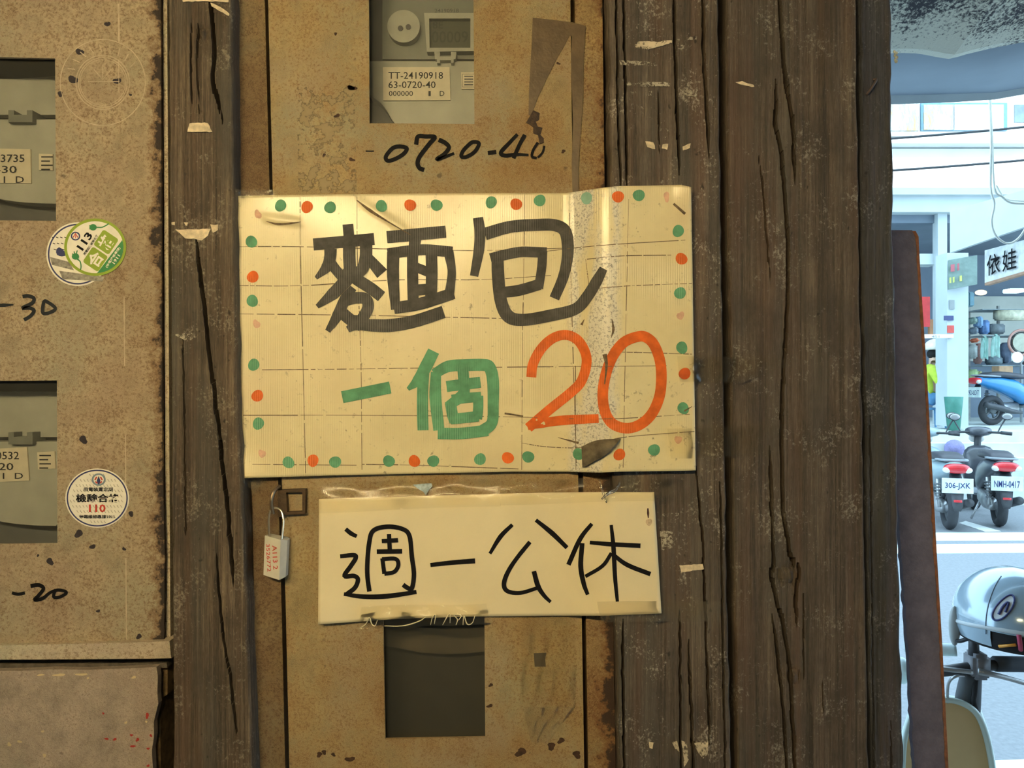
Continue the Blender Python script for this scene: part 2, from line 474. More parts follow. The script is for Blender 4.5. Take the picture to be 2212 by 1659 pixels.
# ------------------------------------------------------------------ the setting: arcade shell, street
m_plaster = M('mildewed_plaster', (0.60, 0.60, 0.52), 0.9, var=0.2, scale=30, obj=False)
def mildew():
    t = NT('mildew_plaster'); v = t.pos()
    a = t.noise(v, 120, 4, 0.75); b = t.noise(v, 9, 4, 0.6)
    sx = t.n('ShaderNodeSeparateXYZ'); t.l(v, sx.inputs[0])
    g = t.math('MULTIPLY', t.math('SUBTRACT', sx.outputs['Z'], 2.42), 3.6)
    f = t.math('ADD', t.math('ADD', t.math('MULTIPLY', a, 1.0), t.math('MULTIPLY', b, 0.55)), g)
    c = t.ramp(f, [(0.86, (0.74, 0.74, 0.62)), (1.04, (0.06, 0.06, 0.07))])
    t.bump(a, 0.4, 0.004)
    return t.set(c, 0.9)
m_mildew = mildew()
m_ceiling = M('arcade_ceiling_paint', (0.26, 0.23, 0.19), 0.9, var=0.15, scale=3, obj=False)
m_innerwall = M('arcade_wall_paint', (0.24, 0.21, 0.17), 0.9, var=0.15, scale=3, obj=False)
m_floor = M('arcade_tiles', (0.30, 0.28, 0.26), 0.6, var=0.2, scale=4, obj=False)
m_road = M('street_asphalt', (0.235, 0.245, 0.26), 0.85, var=0.12, scale=40, obj=False, bump=0.5, bdist=0.004)
m_mark = M('road_paint', (0.80, 0.82, 0.80), 0.7, var=0.08, scale=20, obj=False)
XW0, XW1 = -6.0, 9.0
def struct(name, g, m, parent=None):
    return tag(mk(name, *g, m, parent), kind='structure')
struct('floor', box(XW0, XW1, -3.2, 0.9, -0.1, 0.0), m_floor)
struct('ceiling', box(XW0, XW1, -3.2, 0.80, 2.62, 2.75), m_ceiling)
struct('wall_rear', box(XW0, XW1, -3.35, -3.2, 0, 2.62), m_innerwall)
struct('wall_left', box(-3.1, -3.0, -3.2, 0.2, 0, 2.62), m_innerwall)
struct('wall_upper_sunblock', box(XW0, XW1, -3.35, 0.80, 2.75, 15.5), m_plaster)  # unseen upper storeys, height set to keep sun off the street
struct('wall_dark_backing', box(-3.0, (1880 - 1106) * S, 0.13, 0.17, 0, 2.62), m_black)  # unseen black backing, extended so the plank gaps look dark
struct('road', box(-20, 30, 0.9, 40, -0.12, 0.0), m_road)

# plaster beam over the opening, its lower edge sagging
def beam():
    d = 1.9
    xs = [-200, 1880, 1935, 1960, 1990, 2010, 2030, 2046, 2062, 2080, 2100, 2125, 2150, 2180, 2212, 2300, 2400, 2800]
    ys = [106, 106, 106, 105, 106, 109, 113, 116, 118, 114, 108, 102, 96, 90, 84, 70, 55, 20]
    n = len(xs); V = []; Fc = []
    for k in (0.0, 0.025):
        V += [(PD(a, b, d)[0], d - D + k, PD(a, b, d)[2]) for a, b in zip(xs, ys)]
        V += [(PD(a, b, d)[0], 0.66 + k, 2.64) for a, b in zip(xs, ys)]
    for i in range(n - 1):
        Fc += [(i, i + 1, n + i + 1, n + i), (2 * n + i + 1, 2 * n + i, 3 * n + i, 3 * n + i + 1), (i + 1, i, 2 * n + i, 2 * n + i + 1)]
    return V, Fc
struct('wall_beam', beam(), m_mildew)
bm_ = struct('trim_1', box(-3.0, 0.30, 0.80, 0.94, 2.25, 2.62), m_mildew)
# painted lines on the road
def road_quad(pts):
    out = []
    for a, b in pts:
        d = ZC * F / (b - 829.5); out.append((*PD(a, b, d)[:2], 0.0))
    n = len(out); V = [(x, y, 0.004) for x, y, _ in out] + [(x, y, -0.01) for x, y, _ in out]
    return V, [tuple(range(n)), tuple(range(2 * n - 1, n - 1, -1))] + [(i, i + n, (i + 1) % n + n, (i + 1) % n) for i in range(n)]
for i, q in enumerate(([(-600, 1158), (2500, 1150), (2500, 1167), (-600, 1176)], [(-600, 1196), (2500, 1173), (2500, 1192), (-600, 1218)],
                       [(2072, 1130), (2086, 1126), (2162, 1148), (2128, 1149)], [(2140, 1645), (2600, 1625), (2600, 1700), (2140, 1720)])):
    struct('road_marking', road_quad(q), m_mark)

# ------------------------------------------------------------------ timber: planks, post and boards with real cracks
def timber(name, L, R, y, th, cracks, mat, label, cat, wx=1.8, rough=0.00022, edge=1.1, knots=(), tilt=0.0):
    """a rough board: L and R give its left and right edge as (py, px) lists; cracks = [(points, width px, depth m)]"""
    rows = np.concatenate([[-1150, -700, -400], np.arange(-160, 1830, 11.0), [2100, 2700, 3600, 4825]])
    l = np.interp(rows, [a for a, b in L], [b for a, b in L]); r = np.interp(rows, [a for a, b in R], [b for a, b in R])
    sl, sr = (L[-1][1] - L[0][1]) / (L[-1][0] - L[0][0]), (R[-1][1] - R[0][1]) / (R[-1][0] - R[0][0])
    for k, py in enumerate(rows):
        if py < L[0][0]: l[k] = L[0][1] + sl * (py - L[0][0]); r[k] = R[0][1] + sr * (py - R[0][0])
        if py > L[-1][0]: l[k] = L[-1][1] + sl * (py - L[-1][0]); r[k] = R[-1][1] + sr * (py - R[-1][0])
    ny = len(rows); nx = int((R[0][1] - L[0][1]) / wx) + 1
    wob = np.interp(rows, np.arange(-1300, 5000, 24), RNG.standard_normal(263)) * edge
    wob2 = np.interp(rows, np.arange(-1300, 5000, 31), RNG.standard_normal(204)[:204]) * edge
    U = np.linspace(0, 1, nx)
    X = (l + wob)[:, None] * (1 - U) + (r + wob2)[:, None] * U
    Y = np.repeat(rows[:, None], nx, 1)
    G = (vnoise(nx, ny, max(6, nx // 4), max(4, ny // 26)) * 0.55 + vnoise(nx, ny, max(4, nx // 9), 7) * 0.7 + vnoise(nx, ny, nx // 2, ny // 5) * 0.3) * rough
    # rounded arris
    ex = np.minimum(X - X[:, :1], X[:, -1:] - X)
    G = G + 0.003 * np.clip(1 - ex / 5.0, 0, 1) ** 2 + tilt * U[None, :]
    for pts, w, dep in cracks:
        p = np.array(catmull([(a, b) for a, b in pts], 6)); px_ = np.interp(rows, p[:, 1], p[:, 0])
        jag = np.interp(rows, np.arange(-1300, 5000, 13), RNG.standard_normal(485)) * 0.8
        inside = ((rows >= p[0, 1]) & (rows <= p[-1, 1])).astype(float)
        ends = np.clip(np.minimum(rows - p[0, 1], p[-1, 1] - rows) / 60.0, 0.15, 1) * inside
        dist = np.abs(X - (px_ + jag)[:, None]) / (w * ends[:, None] / 2 + 1e-6)
        G = G + dep * 3.4 * np.clip((1.0 - dist) * 3.5, 0, 1) * inside[:, None]
    for kx, ky, kr in knots:
        q = np.hypot(X - kx, (Y - ky) * 0.85)
        G = G - 0.0016 * np.exp(-(q / kr) ** 4) + 0.0022 * np.exp(-((q - kr) / 3.0) ** 2) + 0.0007 * np.sin(q * 1.1) * np.exp(-(q / kr) ** 2)
    Yd = y + G
    d0 = D + y
    VX = (X - 1106) * d0 / F; VZ = ZC - (Y - 829.5) * d0 / F
    VZ = np.clip(VZ, 0.0, 2.62)
    V = np.stack([VX, Yd, VZ], -1).reshape(-1, 3)
    idx = np.arange(ny * nx).reshape(ny, nx)
    Fc = np.stack([idx[:-1, :-1], idx[1:, :-1], idx[1:, 1:], idx[:-1, 1:]], -1).reshape(-1, 4).tolist()
    n0 = len(V); bk = []
    for c in (0, nx - 1):
        bk += [(VX[k, c], y + th, VZ[k, c]) for k in range(ny)]
    V = np.concatenate([V, np.array(bk)])
    for k in range(ny - 1):
        Fc.append((idx[k, 0], n0 + k, n0 + k + 1, idx[k + 1, 0]))
        Fc.append((idx[k, -1], idx[k + 1, -1], n0 + ny + k + 1, n0 + ny + k))
        Fc.append((n0 + k, n0 + ny + k, n0 + ny + k + 1, n0 + k + 1))
    o = mk(name, V, Fc, mat)
    return tag(o, label, cat)

Y_POST, Y_PLANK, Y_BOARD, Y_DARK = -0.016, -0.013, -0.010, -0.004
timber('wooden_post', [(0, 362), (900, 369), (1659, 374)], [(0, 500), (400, 505), (820, 511), (1220, 530), (1659, 546)], Y_POST, 0.10,
       [([(448, -160), (454, 0), (459, 50), (463, 127), (459, 172), (471, 220), (482, 262)], 8, 0.012),
        ([(421, 500), (430, 577), (443, 678), (457, 810), (468, 889), (481, 1003), (494, 1129), (505, 1275)], 7.5, 0.014),
        ([(467, 1195), (482, 1368), (497, 1452), (502, 1508), (514, 1600)], 4.5, 0.008),
        ([(415, 40), (412, 120), (416, 260)], 2.6, 0.002), ([(430, 30), (425, 130), (431, 240)], 3.0, 0.002),
        ([(395, 700), (398, 900), (401, 1200)], 2.6, 0.0015)],
       WOODS['post'], 'narrow dark wooden post with one long crack left of the bread sign', 'wooden post', knots=((438, 75, 10),))
timber('wooden_plank', [(0, 1311), (400, 1318), (1060, 1324), (1659, 1337)], [(0, 1553), (540, 1559), (1060, 1569), (1659, 1580)], Y_PLANK, 0.07,
       [([(1330, -160), (1334, 200), (1341, 420)], 4, 0.004), ([(1346, -160), (1347, 0), (1355, 420)], 4.6, 0.008), ([(1456, -160), (1456, 0), (1461, 195), (1468, 390)], 6, 0.010),
        ([(1519, -160), (1519, 0), (1521, 146), (1527, 228), (1532, 345)], 7, 0.011), ([(1503, 1010), (1518, 1168), (1520, 1240), (1525, 1367), (1534, 1620)], 4.6, 0.010),
        ([(1486, 1380), (1498, 1659), (1502, 1830)], 5, 0.010), ([(1468, 1300), (1471, 1659), (1473, 1830)], 4, 0.006),
        ([(1556, 1040), (1560, 1300), (1566, 1700)], 3.4, 0.005), ([(1422, 160), (1424, 330)], 2.6, 0.004), ([(1345, 1330), (1347, 1560), (1350, 1830)], 5, 0.006)],
       WOODS['plank'], 'scuffed brown wooden plank with glue remains behind the right end of the bread sign', 'wooden plank')
timber('wooden_board', [(0, 1567), (540, 1573), (1060, 1582), (1659, 1594)], [(0, 1851), (800, 1862), (1659, 1878)], Y_BOARD, 0.07,
       [([(1680, -160), (1684, 0), (1693, 130), (1703, 212), (1713, 277), (1718, 410)], 8, 0.013),
        ([(1675, 165), (1677, 221), (1674, 270), (1685, 309), (1695, 423), (1703, 540), (1701, 660), (1690, 860), (1690, 1060), (1695, 1132), (1710, 1204), (1726, 1233), (1719, 1284), (1722, 1365)], 7.5, 0.013),
        ([(1663, 960), (1666, 1060), (1670, 1215), (1666, 1244), (1677, 1295), (1695, 1367), (1706, 1443), (1711, 1529), (1720, 1700)], 7.0, 0.013),
        ([(1668, 1330), (1683, 1439), (1692, 1547), (1699, 1659), (1704, 1830)], 6, 0.011),
        ([(1640, 340), (1650, 430), (1662, 600)], 3, 0.004), ([(1735, 1270), (1737, 1500)], 2.6, 0.003), ([(1776, 1470), (1779, 1560)], 2.6, 0.003)],
       WOODS['board'], 'wide brown wooden board with a round knot between two wavy cracks', 'wooden board', knots=((1699, 1244), (1709, 1462))and ((1699, 1244, 17), (1714, 1462, 12)))
timber('wooden_board', [(0, 1856), (800, 1866), (1659, 1883)], [(0, 1926), (500, 1931), (1100, 1941), (1400, 1948), (1659, 1954)], Y_DARK, 0.10,
       [([(1880, 900), (1884, 1300), (1890, 1800)], 2.6, 0.003), ([(1925, 1560), (1928, 1800)], 2.6, 0.003)],
       WOODS['dark'], 'narrow blackened board at the corner beside the street opening', 'wooden board', rough=0.0005, edge=1.6)

# ------------------------------------------------------------------ rusty strip outside the corner
def rusty_strip():
    t = NT('rusty_strip_steel'); v = t.pos()
    a = t.noise(v, 60, 5, 0.65); b = t.noise(v, 500, 3, 0.6)
    c = t.ramp(a, [(0.35, (0.095, 0.095, 0.155)), (0.65, (0.150, 0.140, 0.215))])  # purple-blue of sky glow and flare mixed into the steel colour
    c = t.mix(t.ramp(b, [(0.6, 0.0), (0.75, 0.5)]), c, (0.14, 0.09, 0.08)); t.bump(b, 0.5, 0.001)
    return t.set(c, 0.7)
m_strip = rusty_strip(); m_strip_edge = M('rust_edge', (0.24, 0.095, 0.045), 0.8, var=0.4, scale=150, obj=False, bump=0.5)
ys_ = 0.055
def strip_geo(Lp, Rp, top_arc, y, th):
    rows = np.concatenate([np.arange(top_arc, 1760, 12.0), [2200, 3000, 4300]])
    l = np.interp(rows, [a for a, b in Lp], [b for a, b in Lp]); r = np.interp(rows, [a for a, b in Rp], [b for a, b in Rp])
    ex = np.clip(rows - 1659, 0, None); l = l + ex * 0.036; r = r + ex * 0.045
    l = l + np.interp(rows, np.arange(0, 4500, 14), RNG.standard_normal(322)) * 1.2
    V, Fc = [], []
    for k, py in enumerate(rows):
        for yy in (y, y + th):
            for px in (l[k], r[k]):
                x, _, z = P(px, py, y); V.append((x, yy, max(z, 0.0)))
    for k in range(len(rows) - 1):
        a = 4 * k; b = a + 4
        Fc += [(a, b, b + 1, a + 1), (a + 2, a + 3, b + 3, b + 2), (a, a + 2, b + 2, b), (a + 1, b + 1, b + 3, a + 3)]
    Fc += [(0, 1, 3, 2), (len(V) - 4, len(V) - 2, len(V) - 1, len(V) - 3)]
    return V, Fc
Ls = [(497, 1915), (1000, 1928), (1100, 1941), (1250, 1950), (1400, 1962), (1659, 1976)]
Rs = [(497, 1976), (505, 1984), (620, 1990), (800, 2002), (1000, 2013), (1200, 2024), (1400, 2036), (1659, 2049)]
st = empty('steel_strip', P(1985, 4300, ys_), 'tall rusty brown steel strip with painted purple sky glow standing against the street opening', 'metal strip')
st.location.z = 0
mk('strip_face', *strip_geo(Ls, [(a, b - 6) for a, b in Rs], 497, ys_, 0.006), m_strip, st)
mk('rust_edge', *strip_geo([(a, b - 6) for a, b in Rs], Rs, 499, ys_ - 0.0005, 0.02), m_strip_edge, st)

# ------------------------------------------------------------------ left meter cabinet
YC = 0.0
lc = empty('meter_cabinet', P(150, 1400, YC), 'beige rust-speckled meter cabinet with two grey windows at the left edge', 'meter cabinet')
w1 = [(-250, 118), (119, 126), (121, 477), (-250, 474)]; w2 = [(-250, 824), (123, 822), (124, 1174), (-250, 1178)]
dn = mk('door', *plate([(-420, -420), (340, -420), (347, 0), (349, 500), (351, 1000), (356, 1200), (354, 1384), (-420, 1398)], [w1, w2], YC, YC + 0.003), m_left, lc)
mk('door_flange', *plate([(350, -420), (359, -420), (368, 1400), (359, 1400)], [], YC + 0.006, YC + 0.06), m_trim, lc)
mk('sill', *plate([(-420, 1402), (150, 1391), (320, 1387), (366, 1385), (370, 1422), (320, 1423), (-420, 1428)], [], YC - 0.006, YC + 0.05), m_trim, lc)
def pane(parent, q, y, name='window_pane'):
    return mk(name, *plate(q, [], y, y + 0.002), m_pane, parent)
pane(lc, [(-260, 112), (126, 118), (128, 484), (-260, 480)], YC + 0.006); pane(lc, [(-260, 816), (130, 814), (131, 1182), (-260, 1186)], YC + 0.006)
struct('wall_recess', plate([(-700, -600), (372, -600), (380, 1650), (-700, 1650)], [], 0.105, 0.125), m_black)
m_meter = M('meter_plastic', (0.42, 0.43, 0.40), 0.5, var=0.12, scale=30, obj=False)
m_meter_d = M('meter_plastic_dark', (0.20, 0.215, 0.205), 0.5, var=0.15, scale=30, obj=False)
m_meter_b = M('meter_base_dark', (0.10, 0.105, 0.115), 0.6, var=0.15, scale=30, obj=False)
YM = 0.040
def meter_left(y0, label, lines, lab_box, small, shadow_top):
    e = empty('electricity_meter', P(0, y0 + 360, YM), label, 'electricity meter')
    mk('base', *plate([(-330, y0 - 40), (170, y0 - 40), (170, y0 + 420), (-330, y0 + 420)], [], YM + 0.012, YM + 0.03), m_meter_b, e)
    pts = [(-260, y0 + 20), (150, y0 + 20), (150, y0 + 118), (-260, y0 + 118)] if not shadow_top else [(-260, y0 + 45), (40, y0 + 40), (100, y0 + 36), (150, y0 + 30), (150, y0 + 118), (-260, y0 + 118)]  # cover cut lower so the dark base stands in for the window's shadow
    mk('upper_cover', *plate(pts, [], YM + 0.002, YM + 0.03), m_meter, e)
    mk('lower_cover', *plate([(-260, y0 + 128), (150, y0 + 128), (150, y0 + 280)] + [(120 - 150 * math.sin(t), y0 + 285 + 25 * math.cos(t)) for t in np.linspace(0, 1.5, 8)] + [(-260, y0 + 285)], [], YM - 0.004, YM + 0.03), m_meter, e)
    c = mk('latch', *plate([(18, y0 + 108), (30, y0 + 108), (30, y0 + 118), (58, y0 + 118), (58, y0 + 108), (70, y0 + 108), (70, y0 + 134), (18, y0 + 134)], [], YM - 0.010, YM + 0.01), m_meter_d, e)
    lb = mk('label_plate', *plate(lab_box, [], YM - 0.0055, YM - 0.0035), m_white, e)
    mk('label_plate', *plate(small, [], YM - 0.0055, YM - 0.0035), m_white, e)
    for tx, cx, cy, w, h in lines:
        mk('lettering', *text_at(tx, cx, cy, w, h, flat(YM - 0.0056)), m_markerG, lb)
    sx, sy = small[0]
    for k in range(4):
        mk('lettering', *strokes([([(sx + 5, sy + 7 + 9 * k), (sx + 30 - 6 * (k % 2), sy + 7 + 9 * k)], 3)], flat(YM - 0.0056)), m_markerG, lb)
    return e
meter_left(130, 'grey electricity meter behind the upper left cabinet window', [('03735', 20, 342, 66, 17), ('-30', 14, 366, 44, 16), ('1  D', 30, 388, 44, 14)],
           [(-60, 320), (66, 322), (67, 396), (-60, 394)], [(84, 332), (114, 333), (114, 368), (84, 367)], True)
meter_left(826, 'grey electricity meter behind the lower left cabinet window', [('00532', 10, 984, 62, 17), ('-20', 8, 1008, 42, 16), ('1  D', 28, 1028, 44, 13)],
           [(-60, 972), (58, 966), (63, 1038), (-60, 1044)], [(80, 977), (118, 975), (120, 1012), (82, 1014)], False)
# marks, writing, stickers on the left door
def L395(lst, ox, oy, k=3.95):
    return [(ox + a / k, oy + b / k) for a, b in lst]
s0 = flat(YC)
mk('handwriting', *strokes([(L395([(-40, 1028), (40, 1024), (115, 1020)], 0, 400), [7, 8, 3]),
    (L395([(192, 950), (240, 945), (288, 965), (275, 1005), (192, 1048), (250, 1048), (290, 1070), (262, 1115), (205, 1150)], 0, 400), 8),
    (L395([(375, 995), (366, 1090), (430, 1085), (472, 1050), (410, 1000)], 0, 400), 7.5, True)], s0), m_markerG, lc)['label'] = 'handwritten black -30'
K4 = 3.568
mk('handwriting', *strokes([(L395([(92, 288), (140, 298), (192, 288)], 0, 1200, K4), 7),
    (L395([(235, 235), (300, 228), (335, 255), (300, 305), (268, 342), (330, 330), (380, 290), (430, 265)], 0, 1200, K4), [9, 8, 8, 6]),
    (L395([(430, 270), (490, 272), (510, 290), (460, 320), (415, 320)], 0, 1200, K4), 7, True)], s0), m_marker, lc)['label'] = 'handwritten black -20'
m_ring = M('scratched_ring', (0.55, 0.46, 0.34), 0.7, var=0.2, scale=90, obj=False)
rg = [(ell(222, 178, r, r * 1.01, 40), w, True, False) for r, w in ((92, 2.0), (58, 1.8), (53, 1.6), (49, 1.0))]
rg += [([(190, 176), (258, 176)], 1.6), ([(222, 140), (222, 170)], 1.4), ([(203, 150), (222, 172), (240, 150)], 1.4, False, False), ([(256, 130), (257, 200)], 1.2)]
rg += [([(222 + 66 * math.cos(t), 178 - 66 * math.sin(t)), (222 + 82 * math.cos(t + .06), 178 - 82 * math.sin(t + .06))], 2.0) for t in np.linspace(0.5, 2.7, 9)]
mk('embossed_ring', *strokes(rg, s0, 0.0002, 0.00001), m_ring, lc)['label'] = 'faint round stamp of pale rings'
for q_ in (([(256, 8), (257, 90)], 4), ([(268, 640), (269, 790)], 2.4), ([(271, 940), (272, 1120)], 2.2), ([(272, 1205), (273, 1380)], 2.4)):
    mk('paint_streak', *strokes([q_], s0, 0.0002), m_ring, lc)
def stamp_disc(name, cx, cy, rx, ry, y, mat, parent, rot=0.0, th=0.0002):
    return mk(name, *poly(ell(cx, cy, rx, ry, 48, 0, rot), flat(y), 0.0, th), mat, parent)
m_navy = M('navy_print', (0.035, 0.045, 0.16), 0.4, obj=False); m_lime = M('lime_print', (0.29, 0.42, 0.035), 0.4, obj=False)
m_green = M('green_print', (0.03, 0.25, 0.075), 0.4, obj=False); m_red = M('red_print', (0.60, 0.06, 0.04), 0.4, obj=False)
m_cyan = M('dull_blue_print', (0.22, 0.30, 0.38), 0.5, obj=False); m_smudge = M('smudge_print', (0.30, 0.28, 0.24), 0.6, var=0.5, scale=300, obj=False)
# old navy sticker beneath the green one
e = empty('round_sticker', P(168, 612, YC), 'worn navy-rimmed round sticker half hidden under the green one', 'sticker')
stamp_disc('sticker_base', 168, 549, 68, 69, YC - 0.0005, m_white_clean, e)
mk('rim_print', *strokes([(ell(168, 549, 63, 64, 60), 3.2, True, False)], flat(YC - 0.0005), 0.0002), m_navy, e)
mk('print_band', *poly([(108, 555), (150, 566), (160, 584), (112, 572)], flat(YC - 0.0005), 0.00025), m_smudge, e)
mk('print_band', *poly([(128, 585), (225, 598), (222, 608), (135, 603)], flat(YC - 0.0005), 0.00025), m_smudge, e)
mk('print_mark', *poly(ell(131, 545, 10, 10, 10, 0.2), flat(YC - 0.0005), 0.00025), m_navy, e)
mk('tiny_marks', *strokes([([(112 + 9 * i + 2 * j, 512 + 13 * j), (117 + 9 * i + 2 * j, 514 + 13 * j)], 1.6) for i in range(4) for j in range(3)], flat(YC - 0.0005), 0.0002, 0.0), m_marker, e)
# green and white 113 sticker
yg = YC - 0.0009
e = empty('round_sticker', P(205, 598, YC), 'green and white round sticker reading 113 with two plugs', 'sticker')
stamp_disc('sticker_base', 205.5, 534, 67, 62, yg, m_lime, e)
face = stamp_disc('white_face', 205.5, 534, 61, 56, yg - 0.0002, m_white_clean, e)
seg = [(205.5 + 61 * math.cos(t), 534 + 56 * math.sin(t)) for t in np.linspace(-0.28, 1.50, 20)]
mk('green_segment', *poly(seg, flat(yg), 0.0004), m_green, e)
RT = 56.0
def rsq(cx, cy, s, rot):
    q = []
    for (sx, sy) in ((1, 1), (-1, 1), (-1, -1), (1, -1)):
        for t in np.linspace(0, math.pi / 2, 4):
            a = math.atan2(sy, sx) - math.pi / 4 + t
            q.append((sx * (s - 5) + 5 * math.cos(a), sy * (s - 5) + 5 * math.sin(a)))
    c, s_ = math.cos(math.radians(-rot)), math.sin(math.radians(-rot))
    return [(cx + x * c - y * s_, cy + x * s_ + y * c) for x, y in q]
for ch, cx, cy in (('合', 206, 560), ('格', 229, 523)):
    sq = mk('lime_square', *poly(rsq(cx, cy, 20, RT), flat(yg), 0.0004), m_lime, e)
    mk('lettering', *text_at(ch, cx, cy, 31, 31, flat(yg - 0.0005), RT, 0.0002, 0.03), m_white_clean, sq)
mk('lettering', *text_at('113', 183, 521, 40, 17, flat(yg), RT, 0.0004, 0.03), m_marker, e)
mk('lettering', *text_at('用電設備檢驗合格', 196, 529, 52, 6, flat(yg), RT, 0.0004, 0.02), m_marker, e)
mk('lettering', *text_at('(停電維修專線)', 244, 556, 52, 7, flat(yg), RT, 0.0006, 0.02), m_white_clean, e)
mk('lettering', *text_at('1911', 251, 560, 22, 7, flat(yg), RT, 0.0006, 0.03), m_white_clean, e)
stamp_disc('emblem', 163, 510, 10, 9.5, yg - 0.0004, m_navy, e); stamp_disc('emblem_face', 163, 510, 7, 6.6, yg - 0.0006, m_white_clean, e)
mk('emblem_mark', *strokes([([(158, 513), (163, 504), (168, 513)], 2.4, False, False), ([(163, 506), (163, 515)], 1.6)], flat(yg), 0.0008), m_red, e)
for k, (pts, body, pr) in enumerate((([(208, 491), (220, 491), (229, 487), (235, 483)], (201, 491), ((193, 487), (193, 491), (193, 495))),
                                     ([(166, 559), (173, 565), (175, 575), (174, 583)], (163, 554), ((156, 548), (160, 543), (167, 541))))):
    g = join(strokes([(pts, 2.6)], flat(yg), 0.0004), poly(ell(body[0], body[1], 8, 7, 16), flat(yg), 0.00045),
             strokes([([body, q], 2.4) for q in pr], flat(yg), 0.0005))
    mk('plug_print', *g, m_green, e)
# 110 sticker
yb = YC - 0.0005
e = empty('round_sticker', P(210, 1140, YC), 'navy-rimmed white round sticker with a red 110', 'sticker')
stamp_disc('sticker_base', 210, 1076, 69, 64, yb, m_white_clean, e)
mk('rim_print', *strokes([(ell(210, 1076, 64.5, 60, 64), 3.0, True, False)], flat(yb), 0.0003), m_navy, e)
bolts = []
for j in range(10):
    for i in range(-9, 10):
        x, y = 210 + 7.4 * i + 2 * (j % 2), 1026 + 11.2 * j
        if (x - 210) ** 2 / 58 ** 2 + (y - 1076) ** 2 / 54 ** 2 < 1: bolts.append(([(x - 2, y - 2), (x, y), (x - 1, y + .5), (x + 2, y + 3)], 1.0, False, False))
mk('tiny_marks', *strokes(bolts, flat(yb), 0.00025, 0.0), m_smudge, e)
for tx, cx, cy, w, h, m in (('用電裝置定期', 212, 1057, 64, 9, m_marker), ('檢驗合格', 211, 1076, 94, 19, m_marker), ('110', 210, 1098, 36, 17, m_red), ('停電維修專線1911', 209, 1116, 76, 8, m_marker)):
    mk('lettering', *text_at(tx, cx, cy, w, h, flat(yb), 0, 0.0005, 0.025 if h > 12 else 0.012), m, e)
stamp_disc('emblem', 213, 1036, 15, 13.5, yb - 0.0004, m_cyan, e); stamp_disc('emblem_face', 213, 1036, 11, 10, yb - 0.0006, m_white_clean, e)
mk('emblem_mark', *strokes([([(205, 1037), (209, 1030)], 3), ([(221, 1037), (217, 1030)], 3), ([(206, 1040), (210, 1044)], 3), ([(220, 1040), (216, 1044)], 3)], flat(yb), 0.0008), m_red, e)
mk('emblem_mark', *poly([(213, 1028), (217, 1038), (215, 1046), (211, 1046), (209, 1038)], flat(yb), 0.0008), m_navy, e)
# blots of rust on the left door
m_blot = M('dark_blot', (0.035, 0.028, 0.035), 0.8, var=0.4, scale=200, obj=False)
g = []
for cx, cy, r in ((180, 950, 9), (170, 1153, 9), (200, 1181, 6), (108, 1213, 8), (268, 1186, 4), (283, 1110, 6), (232, 52, 6), (172, 112, 8), (158, 172, 10), (253, 175, 8), (130, 203, 6), (282, 205, 3), (300, 1375, 6), (82, 1200, 3), (212, 1320, 4)):
    g.append(poly(ell(cx, cy, r, r * 0.9, 12, 0.22), s0, 0.0002))
mk('rust_blots', *join(*g), m_blot, lc)['kind'] = 'stuff'

# lower grey box
lb = empty('grey_metal_box', P(150, 2300, 0.0), 'grey-brown painted metal box with chipped edges below the left meter cabinet', 'metal box')
pts = [(-420, 1452), (40, 1449), (110, 1446), (190, 1447), (270, 1444), (338, 1441), (341, 1460), (340, 1500), (342, 1520), (336, 1545), (332, 1560), (333, 1590), (328, 1620), (330, 1659), (334, 2300), (-420, 2300)]
mk('front_panel', *plate(pts, [], -0.003, 0.004), m_lower, lb)
mk('side_flange', *plate([(341, 1436), (362, 1434), (362, 1500), (348, 1510), (346, 1560), (348, 1700), (350, 2300), (336, 2300), (336, 1450)], [], 0.012, 0.05), M('rusty_flange', (0.16, 0.105, 0.05), 0.8, var=0.5, scale=120, obj=False, bump=0.5), lb)
mk('top_ledge', *plate([(-420, 1438), (360, 1432), (361, 1442), (341, 1444), (-420, 1458)], [], 0.004, 0.05), M('dusty_ledge', (0.10, 0.085, 0.068), 0.95, var=0.4, scale=150, obj=False, bump=0.6), lb)
m_fleck = M('pale_fleck', (0.66, 0.55, 0.33), 0.8, obj=False); m_rfleck = M('red_fleck', (0.42, 0.035, 0.03), 0.7, obj=False)
for nm, mm, lst in (('paint_flecks', m_fleck, ((289, 1463, 5, 3), (20, 1608, 4, 5), (42, 1602, 5, 3), (96, 1632, 3, 5), (190, 1465, 3, 2), (128, 1458, 13, 3), (176, 1457, 12, 3), (88, 1458, 9, 2), (272, 1561, 3, 3), (92, 1580, 3, 3), (316, 1559, 3, 2))),
                    ('red_flecks', m_rfleck, ((318, 1546, 4, 6), (284, 1588, 3, 3), (297, 1598, 4, 4), (248, 1597, 4, 3), (230, 1596, 6, 2), (287, 1612, 8, 2), (320, 1617, 3, 3), (326, 1589, 3, 3), (223, 1541, 2, 3), (320, 1654, 3, 3)))):
    mk(nm, *join(*[poly(ell(a, b, rx, ry, 9, 0.25), flat(-0.003), 0.0003) for a, b, rx, ry in lst]), mm, lb)['kind'] = 'stuff'

